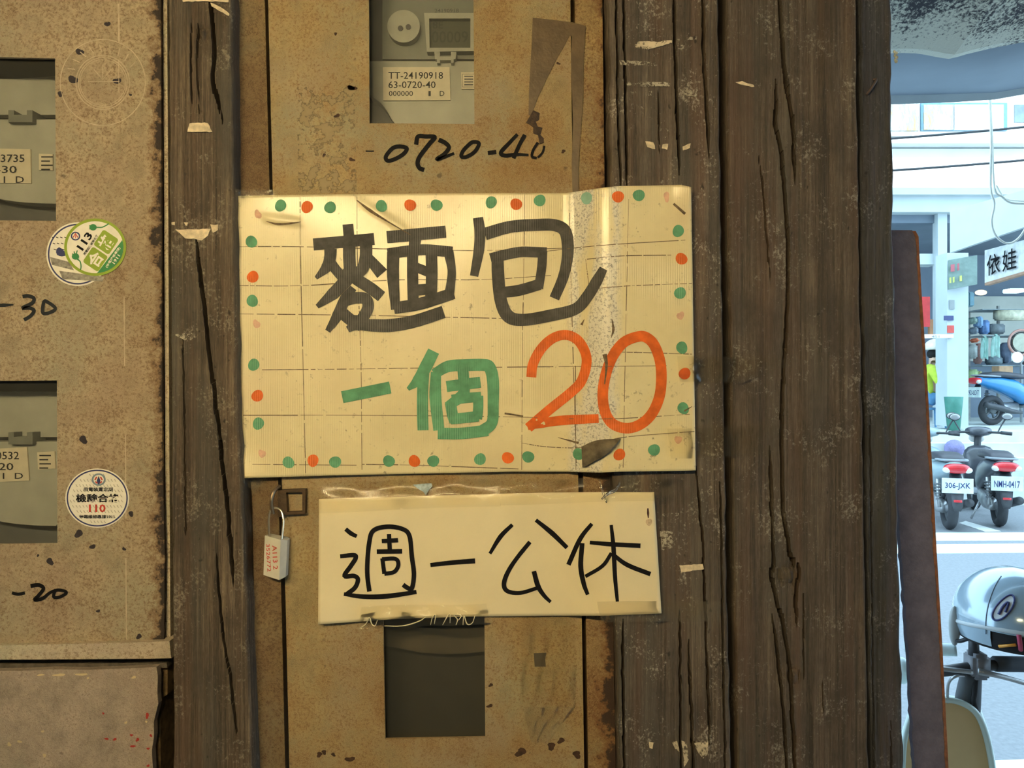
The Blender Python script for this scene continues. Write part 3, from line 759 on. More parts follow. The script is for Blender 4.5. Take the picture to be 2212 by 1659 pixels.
# ------------------------------------------------------------------ centre meter box
YD = 0.0
cb = empty('meter_box', P(910, 2300, YD), 'rust-stained cream meter box behind the bread sign', 'meter box')
dl = lambda py: np.interp(py, [0, 400, 1300, 1659], [579, 589, 617, 625]) + (min(py, 0) + max(py - 1659, 0)) * 0.026
dr = lambda py: np.interp(py, [0, 400, 1040, 1350, 1659], [1232, 1237, 1249, 1257, 1262]) + (min(py, 0) + max(py - 1659, 0)) * 0.018
wt = [(793, -330), (1020, -330), (1023, 30), (1025, 268), (798, 266), (797, 60)]
wb = [(826, 1240), (1046, 1240), (1048, 1593), (832, 1597)]
out_ = [(dl(p), p) for p in (-500, 0, 400, 1300, 1659, 2300)] + [(dr(p), p) for p in (2300, 1659, 1350, 1040, 400, 0, -500)]
mk('door', *plate(out_, [wt, wb], YD, YD + 0.003), m_door, cb)
mk('left_frame', *plate([(497, -500), (504, 0), (512, 400), (545, 1100), (549, 1300), (552, 1659), (560, 2300), (632, 2300), (616, 1659), (608, 1300), (582, 400), (572, 0), (560, -500)], [], YD + 0.002, YD + 0.06), m_frame, cb)
mk('right_frame', *plate([(1234, -500), (1242, 0), (1247, 400), (1260, 1040), (1266, 1350), (1271, 1659), (1283, 2300), (1340, 2300), (1330, 1659), (1324, 1300), (1306, 400), (1301, 0), (1292, -500)], [], YD + 0.001, YD + 0.06), m_frame2, cb)
mk('box_back', *plate([(480, -500), (1320, -500), (1360, 2300), (520, 2300)], [], 0.085, 0.10), m_black, cb)
pane(cb, [(780, -340), (1034, -340), (1036, 278), (786, 276)], YD + 0.006); pane(cb, [(815, 1230), (1058, 1230), (1060, 1604), (820, 1608)], YD + 0.006)
mk('handwriting', *strokes([(L395([(1145, 1290), (1215, 1290)], 500, 0), 3),
    (L395([(1435, 1250), (1495, 1265), (1470, 1312), (1400, 1355), (1335, 1372), (1318, 1335), (1375, 1265)], 500, 0), 9, True),
    (L395([(1575, 1235), (1592, 1165), (1660, 1165), (1735, 1170), (1690, 1225), (1610, 1330), (1588, 1390), (1605, 1435), (1645, 1450)], 500, 0), 9.5),
    (L395([(1768, 1192), (1825, 1220), (1855, 1260), (1815, 1315), (1752, 1358), (1820, 1340), (1900, 1308)], 500, 0), [10, 9, 9, 6]),
    (L395([(2060, 1212), (2112, 1225), (2075, 1295), (2005, 1338), (1962, 1335), (1975, 1290), (2020, 1240)], 500, 0), 8.5, True),
    (L395([(212, 1305), (285, 1297)], 1000, 0), 9), (L395([(465, 1145), (400, 1215), (325, 1300), (360, 1328), (450, 1318), (560, 1322)], 1000, 0), [7, 9, 9, 5]),
    (L395([(528, 1150), (480, 1240), (432, 1352)], 1000, 0), 8.5),
    (L395([(640, 1215), (600, 1280), (590, 1335), (630, 1350)], 1000, 0), 6), (L395([(695, 1245), (680, 1300), (640, 1345)], 1000, 0), 5)], flat(YD)), m_marker, cb)['label'] = 'handwritten black -0720-40'
# electricity meter behind the top window
em = empty('electricity_meter', P(920, 300, YM), 'grey electricity meter with display behind the top centre window', 'electricity meter')
mk('base', *plate([(760, -380), (1070, -380), (1070, 330), (760, 330)], [], YM + 0.012, YM + 0.03), m_meter_b, em)
mk('upper_cover', *plate([(832, -380), (1070, -380), (1070, 128), (826, 128), (826, 20)], [], YM + 0.002, YM + 0.02), m_meter_d, em)
mk('lower_cover', *plate([(798, 132), (1070, 132), (1070, 300), (900, 300), (862, 278), (846, 258), (836, 240), (822, 222), (806, 210), (798, 206)], [], YM - 0.004, YM + 0.02), m_meter, em)
dial = mk('dial', *disc_cyl(P(873, 61, YM - 0.002), 35 * S * 1.06, 0.008, 'y', 36), m_meter, em)
for cx, cy, r in ((865, 61, 6), (882, 58, 6)):
    mk('dial_hole', *disc_cyl(P(cx, cy, YM - 0.0063), r * S, 0.0006, 'y', 14), m_meter_b, dial)
bz = mk('display_bezel', *plate([(916, 28), (1030, 28), (1030, 110), (922, 112)], [[(927, 40), (1016, 40), (1016, 103), (928, 103)]], YM - 0.006, YM + 0.004), m_meter, em)
mk('display_screen', *plate([(925, 38), (1018, 38), (1018, 105), (926, 105)], [], YM - 0.001, YM + 0.003), M('lcd_glass', (0.075, 0.082, 0.065), 0.3, obj=False), bz)
mk('display_digits', *join(text_at('00009', 972, 80, 78, 26, flat(YM - 0.001)), text_at('8E', 946, 54, 22, 16, flat(YM - 0.001))), M('lcd_digit', (0.045, 0.05, 0.042), 0.4, obj=False), bz)
lt = mk('latch', *plate([(938, 112), (950, 112), (950, 122), (974, 122), (974, 112), (986, 112), (984, 128), (980, 128), (980, 136), (974, 136), (974, 130), (950, 130), (950, 136), (944, 136), (944, 128), (940, 128)], [], YM - 0.010, YM + 0.01), m_meter, em)
lab = mk('label_plate', *plate([(827, 145), (971, 145), (973, 216), (828, 217)], [], YM - 0.0060, YM - 0.0040), m_white, em)
yl = flat(YM - 0.0061)
for tx, cx, cy, w, h in (('TT-24190918', 898, 163, 118, 15), ('63-0720-40', 890, 183, 102, 15), ('000000', 866, 202, 52, 11), ('1', 928, 202, 5, 11), ('D', 955, 202, 10, 11)):
    mk('lettering', *text_at(tx, cx, cy, w, h, yl, 0, 0.0003, 0.006), m_markerG, lab)
mk('lettering', *text_at('24190918', 965, 23, 52, 8, flat(YM + 0.002), 0, 0.0003, 0.005), m_meter_b, em)
lab2 = mk('label_plate', *plate([(996, 156), (1030, 156), (1030, 192), (997, 192)], [], YM - 0.0060, YM - 0.0040), m_white, em)
mk('label_frame', *strokes([([(999, 160), (1028, 160), (1028, 188), (999, 188)], 1.2, True, False)] + [([(1003, 165 + 6 * k), (1022, 165 + 6 * k)], 2.6) for k in range(4)], yl, 0.0003, 0.0), m_meter_b, lab2)
# meter behind the bottom window, its darkness put into the case colours
em2 = empty('electricity_meter', P(940, 1680, YM), 'meter case with painted-in darkness behind the bottom centre window', 'electricity meter')
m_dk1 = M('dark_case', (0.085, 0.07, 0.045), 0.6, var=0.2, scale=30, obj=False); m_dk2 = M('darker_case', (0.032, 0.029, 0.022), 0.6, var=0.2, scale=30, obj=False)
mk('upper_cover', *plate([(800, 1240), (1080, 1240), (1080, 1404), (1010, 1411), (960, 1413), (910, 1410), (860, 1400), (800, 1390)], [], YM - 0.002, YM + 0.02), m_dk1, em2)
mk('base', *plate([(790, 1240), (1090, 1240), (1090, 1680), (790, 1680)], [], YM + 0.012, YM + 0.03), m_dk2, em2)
# marks and blots on the centre door
g = []
for cx, cy, r in ((725, 73, 4), (760, 190, 9), (1152, 255, 9), (1206, 137, 4), (1217, 327, 5), (1191, 1612, 10), (1125, 1625, 12), (1246, 1630, 10), (756, 1640, 9), (690, 1630, 7), (1212, 1600, 8), (1060, 1480, 5), (1058, 1525, 6), (700, 1625, 6), (720, 1630, 5), (728, 250, 6), (700, 335, 4), (760, 345, 6)):
    g.append(poly(ell(cx, cy, r, r * 0.7, 12, 0.3), flat(YD), 0.0002))
mk('rust_blots', *join(*g), M('rust_blot', (0.055, 0.026, 0.014), 0.85, var=0.5, scale=200, obj=False), cb)['kind'] = 'stuff'
mk('square_patch', *poly([(1153, 1411), (1180, 1410), (1178, 1424), (1179, 1440), (1155, 1440)], flat(YD), 0.0003), m_dk1, cb)
mk('washed_patch', *poly([(640, 188), (700, 186), (766, 178), (768, 300), (771, 417), (645, 417)], flat(YD), 0.0002), m_wash, cb)
# hasp with sealing padlock
hs = empty('hasp', P(620, 1112, YD - 0.002), 'small rusty hasp on the meter box beside the sealing lock', 'hasp')
m_hasp = M('rusty_hasp', (0.075, 0.045, 0.022), 0.55, 0.4, var=0.4, scale=120, obj=False, bump=0.4)
mk('bracket', *plate([(612, 1058), (660, 1056), (659, 1110), (618, 1112), (600, 1118), (600, 1060)], [[(618, 1064), (653, 1063), (653, 1105), (620, 1106)]], YD - 0.006, YD - 0.0005), m_hasp, hs)
mk('hook', *tube([P(604, 1050, YD - 0.004), P(592, 1062, YD - 0.010), P(586, 1085, YD - 0.012), P(590, 1110, YD - 0.010)], 0.0016, 8), M('hook_brass', (0.30, 0.22, 0.14), 0.35, 0.8, obj=False), hs)
sl = empty('seal_lock', P(595, 1254, YD - 0.012), 'small white plastic sealing lock with red numbers hanging on a wire loop', 'seal lock')
m_seal = M('seal_plastic', (0.62, 0.60, 0.52), 0.45, var=0.08, scale=80, obj=False)
def seal_body():
    f0 = [(572, 1157), (606, 1166), (603, 1253), (569, 1242)]
    f1 = [(606, 1166), (621, 1167), (617, 1246), (603, 1253)]
    y = YD - 0.016
    V = [P(*f0[0], y + .004), P(*f0[1], y), P(*f0[2], y), P(*f0[3], y + .004), P(621, 1167, y + 0.006), P(617, 1246, y + 0.006)]
    B = [(V[i][0] + (0.002 if i < 4 else 0), -0.003, V[i][2]) for i in range(6)]
    Fc = [(0, 3, 2, 1), (1, 2, 5, 4), (6, 7, 8, 9), (7, 10, 11, 8), (0, 1, 7, 6), (1, 4, 10, 7), (3, 9, 8, 2), (2, 8, 11, 5), (0, 6, 9, 3), (4, 5, 11, 10)]
    return V + B, Fc
mk('lock_body', *seal_body(), m_seal, sl)
mk('shackle', *tube([P(582, 1160, YD - 0.012), P(581, 1120, YD - 0.012), P(588, 1098, YD - 0.010), P(606, 1102, YD - 0.008), P(612, 1125, YD - 0.010), P(608, 1166, YD - 0.012)], 0.0009, 8), M('shackle_wire', (0.70, 0.62, 0.48), 0.3, 0.9, obj=False), sl)
surf_seal = lambda a, b: YD - 0.016 + 0.004 * (604 - a) / 34.0
for tx, cx, cy, w, h in (('A113 2', 594, 1204, 52, 10), ('3526772', 580, 1205, 60, 8)):
    mk('lettering', *text_at(tx, cx, cy, w, h, surf_seal, -87, 0.0004, 0.01), m_red, sl)

# ------------------------------------------------------------------ the bread sign
def signmat():
    t = NT('taped_cardboard'); v = t.pos()
    n1 = t.noise(v, 22, 5, 0.6); n2 = t.noise(v, 160, 5, 0.72); n3 = t.noise(v, 700, 2)
    c = t.ramp(n1, [(0.3, (0.70, 0.600, 0.350)), (0.7, (0.79, 0.690, 0.420))])
    c = t.mix(t.ramp(t.noise(v, 9, 2), [(0.5, 0.0), (0.68, 0.35)]), c, (0.70, 0.55, 0.36))
    gr = t.math('MULTIPLY', t.ramp(n2, [(0.60, 0.0), (0.68, 1.0)]), t.ramp(n1, [(0.42, 0.0), (0.62, 0.75)]))
    c = t.mix(gr, c, (0.17, 0.12, 0.075))
    sx = t.n('ShaderNodeSeparateXYZ'); t.l(v, sx.inputs[0])
    # daylight reflected on the taped bend, put into the colour as pale speckle
    bx = t.math('SUBTRACT', 1.0, t.math('MULTIPLY', t.math('ABSOLUTE', t.math('SUBTRACT', sx.outputs['X'], (1283 - 1106) * S * 0.985)), 1.0 / (62 * S)), True)
    pv = t.ramp(t.noise(t.pos((1, 1, 0.25)), 38, 3), [(0.44, 0.0), (0.54, 1.0)])
    k = t.math('MULTIPLY', t.ramp(bx, [(0.05, 0.0), (0.35, 1.0)]), pv)
    c = t.mix(t.math('MULTIPLY', k, 0.8), c, (0.72, 0.69, 0.62))
    c = t.mix(t.math('MULTIPLY', k, t.ramp(t.noise(v, 520, 3, 0.75), [(0.52, 0.0), (0.6, 0.75)])), c, (0.23, 0.21, 0.19))
    w = t.n('ShaderNodeTexWave', wave_type='BANDS', bands_direction='X'); w.inputs['Scale'].default_value = 165.0; w.inputs['Distortion'].default_value = 0.3
    t.l(v, w.inputs['Vector'])
    amt = t.ramp(t.noise(t.pos((1, 1, 1.4)), 13, 3), [(0.45, 0.08), (0.6, 0.75)])
    h = t.math('ADD', t.math('MULTIPLY', w.outputs['Fac'], amt), t.math('MULTIPLY', n2, 0.25))
    t.bump(h, 0.45, 0.0006)
    t.b.inputs['Coat Weight'].default_value = 0.35; t.b.inputs['Coat Roughness'].default_value = 0.18
    return t.set(c, 0.42)
m_sign = signmat()
TX = [510, 700, 900, 1100, 1222, 1250, 1290, 1335, 1400, 1470, 1493]; TY = [423, 420, 418, 417, 417, 413, 407, 402, 401, 399, 404]
BX = [526, 720, 915, 1110, 1228, 1255, 1295, 1340, 1405, 1478, 1503]; BY = [1033, 1027, 1023, 1019, 1019, 1020, 1021, 1019, 1018, 1017, 1016]
def sstep(x, a, b):
    t = np.clip((x - a) / (b - a), 0, 1); return t * t * (3 - 2 * t)
def sign_y(px, py):
    y = -0.0045 - 0.0165 * sstep(px, 1218, 1320) + 0.0012 * sstep(px, 1330, 1420)
    y += 0.0016 * math.sin(px * 0.012 + 0.4) * math.sin(py * 0.009 + 1.0) * (1 - sstep(px, 1180, 1230)) - 0.0012
    y -= 0.004 * sstep(px, 1440, 1503) * sstep(-py, -470, -400)        # lifted top right corner
    y -= 0.004 * sstep(-px, -600, -515) * sstep(py, 960, 1033)
    y -= 0.0010 * math.exp(-((px - 1225 - (py - 400) * 0.02) / 6.0) ** 2)
    # creases
    for (ax, ay, bx, by, dp) in ((765, 428, 905, 515, 0.0012), (565, 470, 660, 482, 0.0012), (1090, 880, 1260, 950, 0.0010), (1500, 690, 1440, 720, 0.001)):
        t = ((px - ax) * (bx - ax) + (py - ay) * (by - ay)) / ((bx - ax) ** 2 + (by - ay) ** 2)
        if -0.1 < t < 1.1:
            q = math.hypot(px - ax - t * (bx - ax), py - ay - t * (by - ay))
            if q < 12: y -= dp * (1 - q / 12) * (1 - abs(2 * t - 1) ** 4 if 0 < t < 1 else 0)
    return float(y)
def sheet(TX, TY, BX, BY, surf, nu, nv, th):
    U = np.linspace(0, 1, nu); tx = np.array(TX, float); s = (tx - tx[0]) / (tx[-1] - tx[0])
    tX = np.interp(U, s, TX); tY = np.interp(U, s, TY); bX = np.interp(U, s, BX); bY = np.interp(U, s, BY)
    V, Fc = [], []
    for j in range(nv):
        q = j / (nv - 1)
        for i in range(nu):
            a, b = tX[i] * (1 - q) + bX[i] * q, tY[i] * (1 - q) + bY[i] * q
            V.append(P(a, b, surf(a, b)))
    n = nu * nv; V += [(x, y + th, z) for x, y, z in V]
    for j in range(nv - 1):
        for i in range(nu - 1):
            a = j * nu + i; Fc.append((a, a + nu, a + nu + 1, a + 1)); Fc.append((n + a, n + a + 1, n + a + nu + 1, n + a + nu))
    rim = [i for i in range(nu)] + [j * nu + nu - 1 for j in range(1, nv)] + [(nv - 1) * nu + i for i in range(nu - 2, -1, -1)] + [j * nu for j in range(nv - 2, 0, -1)]
    for a, b in zip(rim, rim[1:] + rim[:1]): Fc.append((a, b, b + n, a + n))
    return V, Fc
sg = empty('cardboard_sign', P(1010, 1033, -0.006), 'large yellowed taped cardboard bread price sign with red and green dots', 'sign')
mk('card', *sheet(TX, TY, BX, BY, sign_y, 240, 120, 0.0012), m_sign, sg, smooth=True)
m_ink = ink('grey_marker', (0.092, 0.088, 0.082), 0.72, True); m_inkg = ink('green_marker', (0.115, 0.33, 0.185), 0.78, True); m_inkr = ink('orange_marker', (0.72, 0.135, 0.018), 0.85, True)
Z1 = lambda l: L395(l, 490, 380); Z2 = lambda l: L395(l, 1000, 380); Z3 = lambda l: L395(l, 500, 680); Z4 = lambda l: L395(l, 1040, 680)
W = 26.0
bread1 = [(Z1([(1032, 412), (1045, 560)]), 23), (Z1([(738, 585), (1000, 562), (1258, 538)]), 26, False, False),
    (Z1([(885, 620), (880, 700), (850, 780), (760, 872)]), [27, 26, 24, 8]), (Z1([(1045, 560), (1045, 700), (1055, 850)]), 27),
    (Z1([(1188, 580), (1185, 700), (1150, 800), (1060, 850)]), [27, 27, 26, 24]), (Z1([(1205, 700), (1260, 760), (1325, 835)]), [22, 24, 28]),
    (Z1([(890, 745), (930, 800), (990, 870)]), 22), (Z1([(1110, 800), (1010, 900), (900, 1010), (770, 1115)]), [27, 28, 26, 10]),
    (Z1([(990, 800), (1120, 890), (1230, 960), (1320, 1030)]), [24, 26, 26, 25]), (Z1([(1080, 955), (1010, 1050), (945, 1190), (860, 1325)]), [16, 24, 24, 12]),
    (Z1([(1020, 1060), (1100, 1040), (1185, 1050), (1205, 1120), (1160, 1210), (1090, 1290)]), 25), (Z1([(985, 1170), (1060, 1230), (1110, 1240)]), 26),
    (Z1([(1030, 1310), (1110, 1270), (1250, 1275), (1400, 1275), (1600, 1240), (1850, 1160)]), [14, 24, 27, 28, 27, 27])]
bread1 += [(Z1([(1365, 522), (1868, 475)]), 26, False, False), (Z1([(1612, 510), (1595, 640)]), 25),
    (Z1([(1420, 650), (1418, 860), (1440, 1140)]), [27, 26, 20]), (Z1([(1372, 665), (1550, 640), (1700, 630), (1925, 650)]), 24),
    (Z1([(1890, 640), (1918, 800), (1910, 920), (1890, 1050)]), [22, 18, 19, 22]), (Z1([(1425, 1128), (1650, 1090), (1935, 1000)]), [25, 26, 25]),
    (Z1([(1585, 650), (1585, 850), (1590, 1070)]), 24), (Z1([(1745, 660), (1748, 860), (1740, 1060)]), 25), (Z1([(1590, 770), (1745, 830)]), 21, False, False), (Z1([(1590, 975), (1745, 965)]), 24, False, False)]
bread2 = [(Z2([(128, 355), (145, 480), (135, 640), (95, 855)]), [22, 24, 23, 18]), (Z2([(188, 495), (400, 435), (620, 418), (780, 420), (870, 470), (895, 600), (885, 740), (850, 880), (780, 1045)]), [27, 26, 26, 26, 27, 26, 24, 23, 22]),
    (Z2([(235, 705), (330, 680), (480, 650), (600, 650), (715, 655)]), 23), (Z2([(680, 640), (672, 780), (645, 960)]), 20), (Z2([(330, 995), (480, 975), (655, 925)]), 24),
    (Z2([(295, 690), (300, 850), (325, 1070), (390, 1200), (520, 1228), (750, 1190), (960, 1135), (1060, 1030), (1140, 900), (1200, 790)]), [26, 27, 27, 28, 26, 26, 25, 25, 24, 18])]
one_ = [(Z3([(945, 703), (1355, 620)]), 26, False, False)]
piece = [(Z3([(1725, 310), (1660, 440), (1590, 560), (1505, 635)]), [26, 27, 24, 8]), (Z3([(1640, 500), (1630, 680), (1630, 850), (1635, 985)]), 24),
    (Z3([(1745, 490), (1740, 700), (1770, 985)]), [22, 26, 24]), (Z3([(1730, 505), (1850, 440), (2000, 430), (2150, 428)]) + Z4([(70, 450), (98, 560), (100, 760), (90, 920), (10, 990)]), [22, 25, 26, 26, 26, 26, 24, 24, 26]),
    (Z3([(1760, 1012), (1960, 1012), (2190, 985)]), 25), (Z3([(1835, 612), (2125, 575)]), 24, False, False), (Z3([(1975, 470), (1985, 600), (1985, 700)]), 24),
    (Z3([(1990, 660), (1930, 720), (1840, 780)]), [22, 24, 18]), (Z3([(1868, 750), (1885, 850), (1900, 920)]), [24, 24, 20]), (Z3([(1880, 725), (2000, 710), (2130, 700)]), 22), (Z3([(2105, 690), (2105, 800), (2095, 890)]), 22), (Z3([(1870, 890), (1980, 880), (2110, 865)]), 23)]
two_ = [(Z4([(425, 532), (440, 420), (510, 290), (610, 200), (720, 172), (820, 215), (885, 320), (895, 430), (850, 570), (760, 665), (580, 810), (400, 965)]), 21.5), (Z4([(395, 965), (520, 925), (700, 900), (1000, 885)]), [10, 20, 21, 19])]
zero_ = [(Z4([(1340, 185), (1215, 235), (1120, 355), (1060, 510), (1035, 680), (1055, 830), (1120, 930), (1235, 968), (1350, 938), (1450, 850), (1515, 710), (1535, 560), (1525, 400), (1475, 260), (1410, 195)]), 23, True)]
for nm, ss, m, lbl in (('painted_character', bread1, m_ink, 'dark grey painted character for noodle or flour'), ('painted_character', bread2, m_ink, 'dark grey painted wrapping character'), ('painted_character', one_, m_inkg, 'single green bar'),
                       ('painted_character', piece, m_inkg, 'green painted counting character'), ('painted_digit', two_, m_inkr, 'orange-red digit 2'), ('painted_digit', zero_, m_inkr, 'orange-red digit 0')):
    mk(nm, *strokes(ss, sign_y, 0.0005, 0.00002), m, sg)['label'] = lbl
m_teal = ink('pale_teal_marker', (0.26, 0.46, 0.37), 0.85)
dots = [(606, 444, 'g'), (663, 447, 'o'), (713, 448, 'g'), (824, 445, 'g'), (886, 443, 'o'), (943, 443, 'g'), (543, 522, 'g'), (546, 598, 'o'), (545, 650, 'g'), (548, 788, 'g'),
        (1061, 437, 'g'), (1115, 441, 'o'), (1166, 433, 'g'), (1267, 428, 't'), (1335, 425, 'o'), (1380, 422, 'g'), (1465, 499, 'g'), (1472, 559, 'o'), (1469, 633, 'g'), (1473, 751, 'g'),
        (556, 855, 'o'), (558, 915, 'g'), (623, 999, 'g'), (676, 995, 'o'), (724, 998, 'g'), (840, 996, 'g'), (895, 996, 'o'), (936, 996, 'g'), (1037, 992, 'g'),
        (1097, 989, 'o'), (1141, 987, 'g'), (1250, 981, 'g'), (1338, 982, 'o'), (1413, 972, 'g'), (1479, 807, 'o'), (1476, 882, 'g')]
for x, y, c in dots:
    mk('painted_dot', *poly(ell(x, y, 12.5, 13.0, 18, 0.05, random.uniform(-.6, .6)), sign_y, 0.0005), {'g': m_inkg, 'o': m_inkr, 't': m_teal}[c], sg)
# grimy edges of the tape strips stuck over the card
m_seam = M('tape_grime', (0.16, 0.11, 0.06), 0.8, var=0.5, scale=300, obj=False)
def seam(pts, w=1.3):
    out = []; c = catmull(pts, 40)
    run = []
    for i, p in enumerate(c):
        if random.random() < 0.12 and len(run) > 2: out.append((run, random.uniform(.6, 1.5) * w, False, False)); run = []
        run.append(p)
    if len(run) > 2: out.append((run, w, False, False))
    return strokes(out, sign_y, 0.0004, 0.0)
for pts in ([(648, 425), (649, 560), (654, 760), (660, 1022)], [(771, 425), (772, 560), (777, 700), (780, 800), (782, 1015)], [(1133, 420), (1131, 600), (1128, 800), (1127, 1015)],
            [(1243, 790), (1244, 1015)], [(1358, 430), (1352, 700), (1346, 1010)], [(512, 533), (650, 533), (1000, 541), (1220, 536)], [(514, 617), (650, 617), (850, 605), (1040, 604), (1190, 595)],
            [(516, 678), (770, 681), (1000, 686), (1200, 690)], [(566, 799), (770, 797), (1000, 794), (1440, 790)], [(525, 897), (770, 897), (1080, 900), (1300, 905), (1490, 895)],
            [(1160, 545), (1300, 530), (1490, 518)], [(1270, 625), (1350, 618), (1495, 612)], [(1268, 560), (1340, 553), (1450, 551)], [(1265, 560), (1272, 615)], [(1320, 760), (1400, 762), (1495, 765)],
            [(1127, 957), (1180, 965), (1260, 966), (1345, 945), (1500, 932)], [(545, 1003), (770, 1005)], [(782, 1003), (900, 1005), (1120, 1013)], [(1230, 400 + 60), (1236, 700), (1245, 1000)]):
    mk('tape_seam', *seam(pts), m_seam, sg)
for pts, w in (([(770, 432), (800, 455), (840, 480), (905, 518)], [2, 7, 3, 1]), ([(575, 478), (600, 484), (630, 482), (650, 479)], [1, 5, 4, 1]), ([(1090, 893), (1130, 899)], [4, 3]), ([(1205, 945), (1250, 957)], [1, 5]), ([(1455, 440), (1480, 462)], [5, 6]), ([(1322, 690), (1325, 712), (1320, 730)], [2, 6, 1]),
               ([(1256, 702), (1262, 690)], [6, 1]), ([(1306, 765), (1310, 790), (1306, 830)], [10, 6, 2]), ([(1478, 888), (1495, 878)], [4, 1])):
    mk('dark_mark', *strokes([(pts, w)], sign_y, 0.0006), m_seam, sg)  # dark strokes, some running along the creases of the card
m_pink = M('faded_pink', (0.66, 0.40, 0.28), 0.7, obj=False, var=0.2, scale=150)
for x, y in ((557, 463), (554, 700), (1440, 425), (1470, 682), (1465, 950), (566, 980)):
    mk('faded_dot', *poly(ell(x, y, 7, 10, 14, 0.2), sign_y, 0.0003), m_pink, sg)
# torn dark flap near the bottom right of the sign
def flap():
    top = [(1256, 965), (1270, 958), (1285, 952), (1305, 949), (1325, 948), (1341, 947)]
    bot = [(1258, 1010), (1268, 1006), (1284, 996), (1300, 988), (1318, 976), (1326, 966)]
    V = []
    for j in range(5):
        q = j / 4
        for (a, b), (c, d) in zip(top, bot):
            x, y = a * (1 - q) + c * q, b * (1 - q) + d * q
            V.append(P(x, y, sign_y(x, y) - 0.0012 - 0.006 * math.sin(q * 2.6)))
    n = 6; Fc = [(j * n + i, (j + 1) * n + i, (j + 1) * n + i + 1, j * n + i + 1) for j in range(4) for i in range(n - 1)]
    m = len(V); V += [(x, y + 0.0005, z) for x, y, z in V]; Fc += [tuple(i + m for i in reversed(f)) for f in Fc]
    return V, Fc
mk('torn_flap', *flap(), M('dirty_flap', (0.13, 0.105, 0.068), 0.7, var=0.5, scale=120, obj=False, bump=0.5), sg, smooth=True)['label'] = 'dark torn flap of cardboard'

# ------------------------------------------------------------------ the closing-day notice
def note_y(px, py):
    y = -0.0045 - 0.0155 * sstep(px, 1215, 1330) + 0.0006 * math.sin(px * 0.02) * math.sin(py * 0.02)
    y -= 0.0045 * sstep(-px, -790, -690) * sstep(py, 1240, 1345)
    y -= 0.003 * math.exp(-((px - 960) / 60.0) ** 2) * sstep(py, 1290, 1335)
    return float(y)
m_note = M('notice_paper', (0.80, 0.70, 0.47), 0.62, var=0.035, scale=25, obj=False, **{'Coat Weight': 0.2, 'Coat Roughness': 0.25})
nt = empty('paper_notice', P(1060, 1348, -0.006), 'cream paper strip with black closing-day characters below the bread sign', 'notice')
NTX = [689, 850, 1000, 1180, 1300, 1413]; NTY = [1078, 1073, 1069, 1064, 1063, 1063]; NBX = [687, 860, 1010, 1190, 1310, 1429]; NBY = [1349, 1337, 1332, 1330, 1330, 1325]
mk('paper', *sheet(NTX, NTY, NBX, NBY, note_y, 120, 40, 0.0003), m_note, nt, smooth=True)
Z5 = lambda l: L395(l, 520, 1020); Z6 = lambda l: L395(l, 1000, 1020)
NW = 10.5
week = [(Z5([(895, 485), (940, 522), (990, 548)]), [9, 10, 8]), (Z5([(848, 718), (965, 708), (980, 735), (940, 800), (885, 885), (965, 885), (1000, 915), (975, 985), (905, 1040)]), [9, 10, 10, 10, 10, 10, 10, 10]), (Z5([(880, 1040), (1050, 1062), (1250, 1058), (1500, 1022)]), [8, 10, 11, 9]),
    (Z5([(1098, 1018), (1082, 900), (1080, 780), (1095, 610), (1130, 500), (1250, 465), (1380, 485), (1440, 545), (1460, 720), (1478, 870), (1460, 990), (1420, 985), (1385, 960)]), 10),
    (Z5([(1265, 528), (1272, 675)]), 9.5), (Z5([(1203, 588), (1342, 580)]), 9.5), (Z5([(1160, 678), (1378, 675)]), 10), (Z5([(1208, 735), (1225, 868)]), 9), (Z5([(1205, 742), (1320, 740), (1345, 790), (1310, 850), (1225, 868)]), 9)]
one2 = [(Z5([(1618, 792), (1800, 772), (2000, 757)]), [9, 10, 11])]
pub = [(Z6([(422, 448), (320, 550), (230, 695)]), [8, 10, 7]), (Z6([(622, 408), (760, 520), (888, 645)]), [8, 11, 9]), (Z6([(572, 595), (470, 720), (390, 840), (350, 950), (380, 1015), (490, 1030), (630, 990)]), [9, 9, 10, 10, 9, 8]), (Z6([(605, 845), (640, 970), (690, 1050), (748, 1108)]), [10, 11, 9, 7])]
rest = [(Z6([(1100, 440), (1000, 570), (900, 790)]), [8, 10, 10]), (Z6([(1018, 605), (1005, 800), (1030, 950), (1065, 1045)]), [10, 11, 10, 8]), (Z6([(1082, 600), (1260, 615), (1515, 628)]), [8, 10, 10]), (Z6([(1265, 450), (1285, 650), (1298, 900), (1318, 1105)]), [7, 10, 9, 7]),
    (Z6([(1268, 690), (1190, 800), (1045, 890)]), 8), (Z6([(1285, 705), (1400, 790), (1600, 870)]), [8, 10, 10])]
for ss in (week, one2, pub, rest):
    mk('brushed_character', *strokes(ss, note_y, 0.0004, 0.00002), m_marker, nt)
mk('ink_blot', *strokes([([(1399.5, 1098), (1400.5, 1119)], [3, 5, 2])], note_y, 0.0004), M('brown_blot', (0.07, 0.03, 0.02), 0.6, obj=False), nt)
mk('ink_smear', *poly(ell(1402, 1128, 6, 9, 12, 0.2), note_y, 0.0003), M('brown_smear', (0.55, 0.42, 0.27), 0.7, var=0.3, scale=400, obj=False), nt)

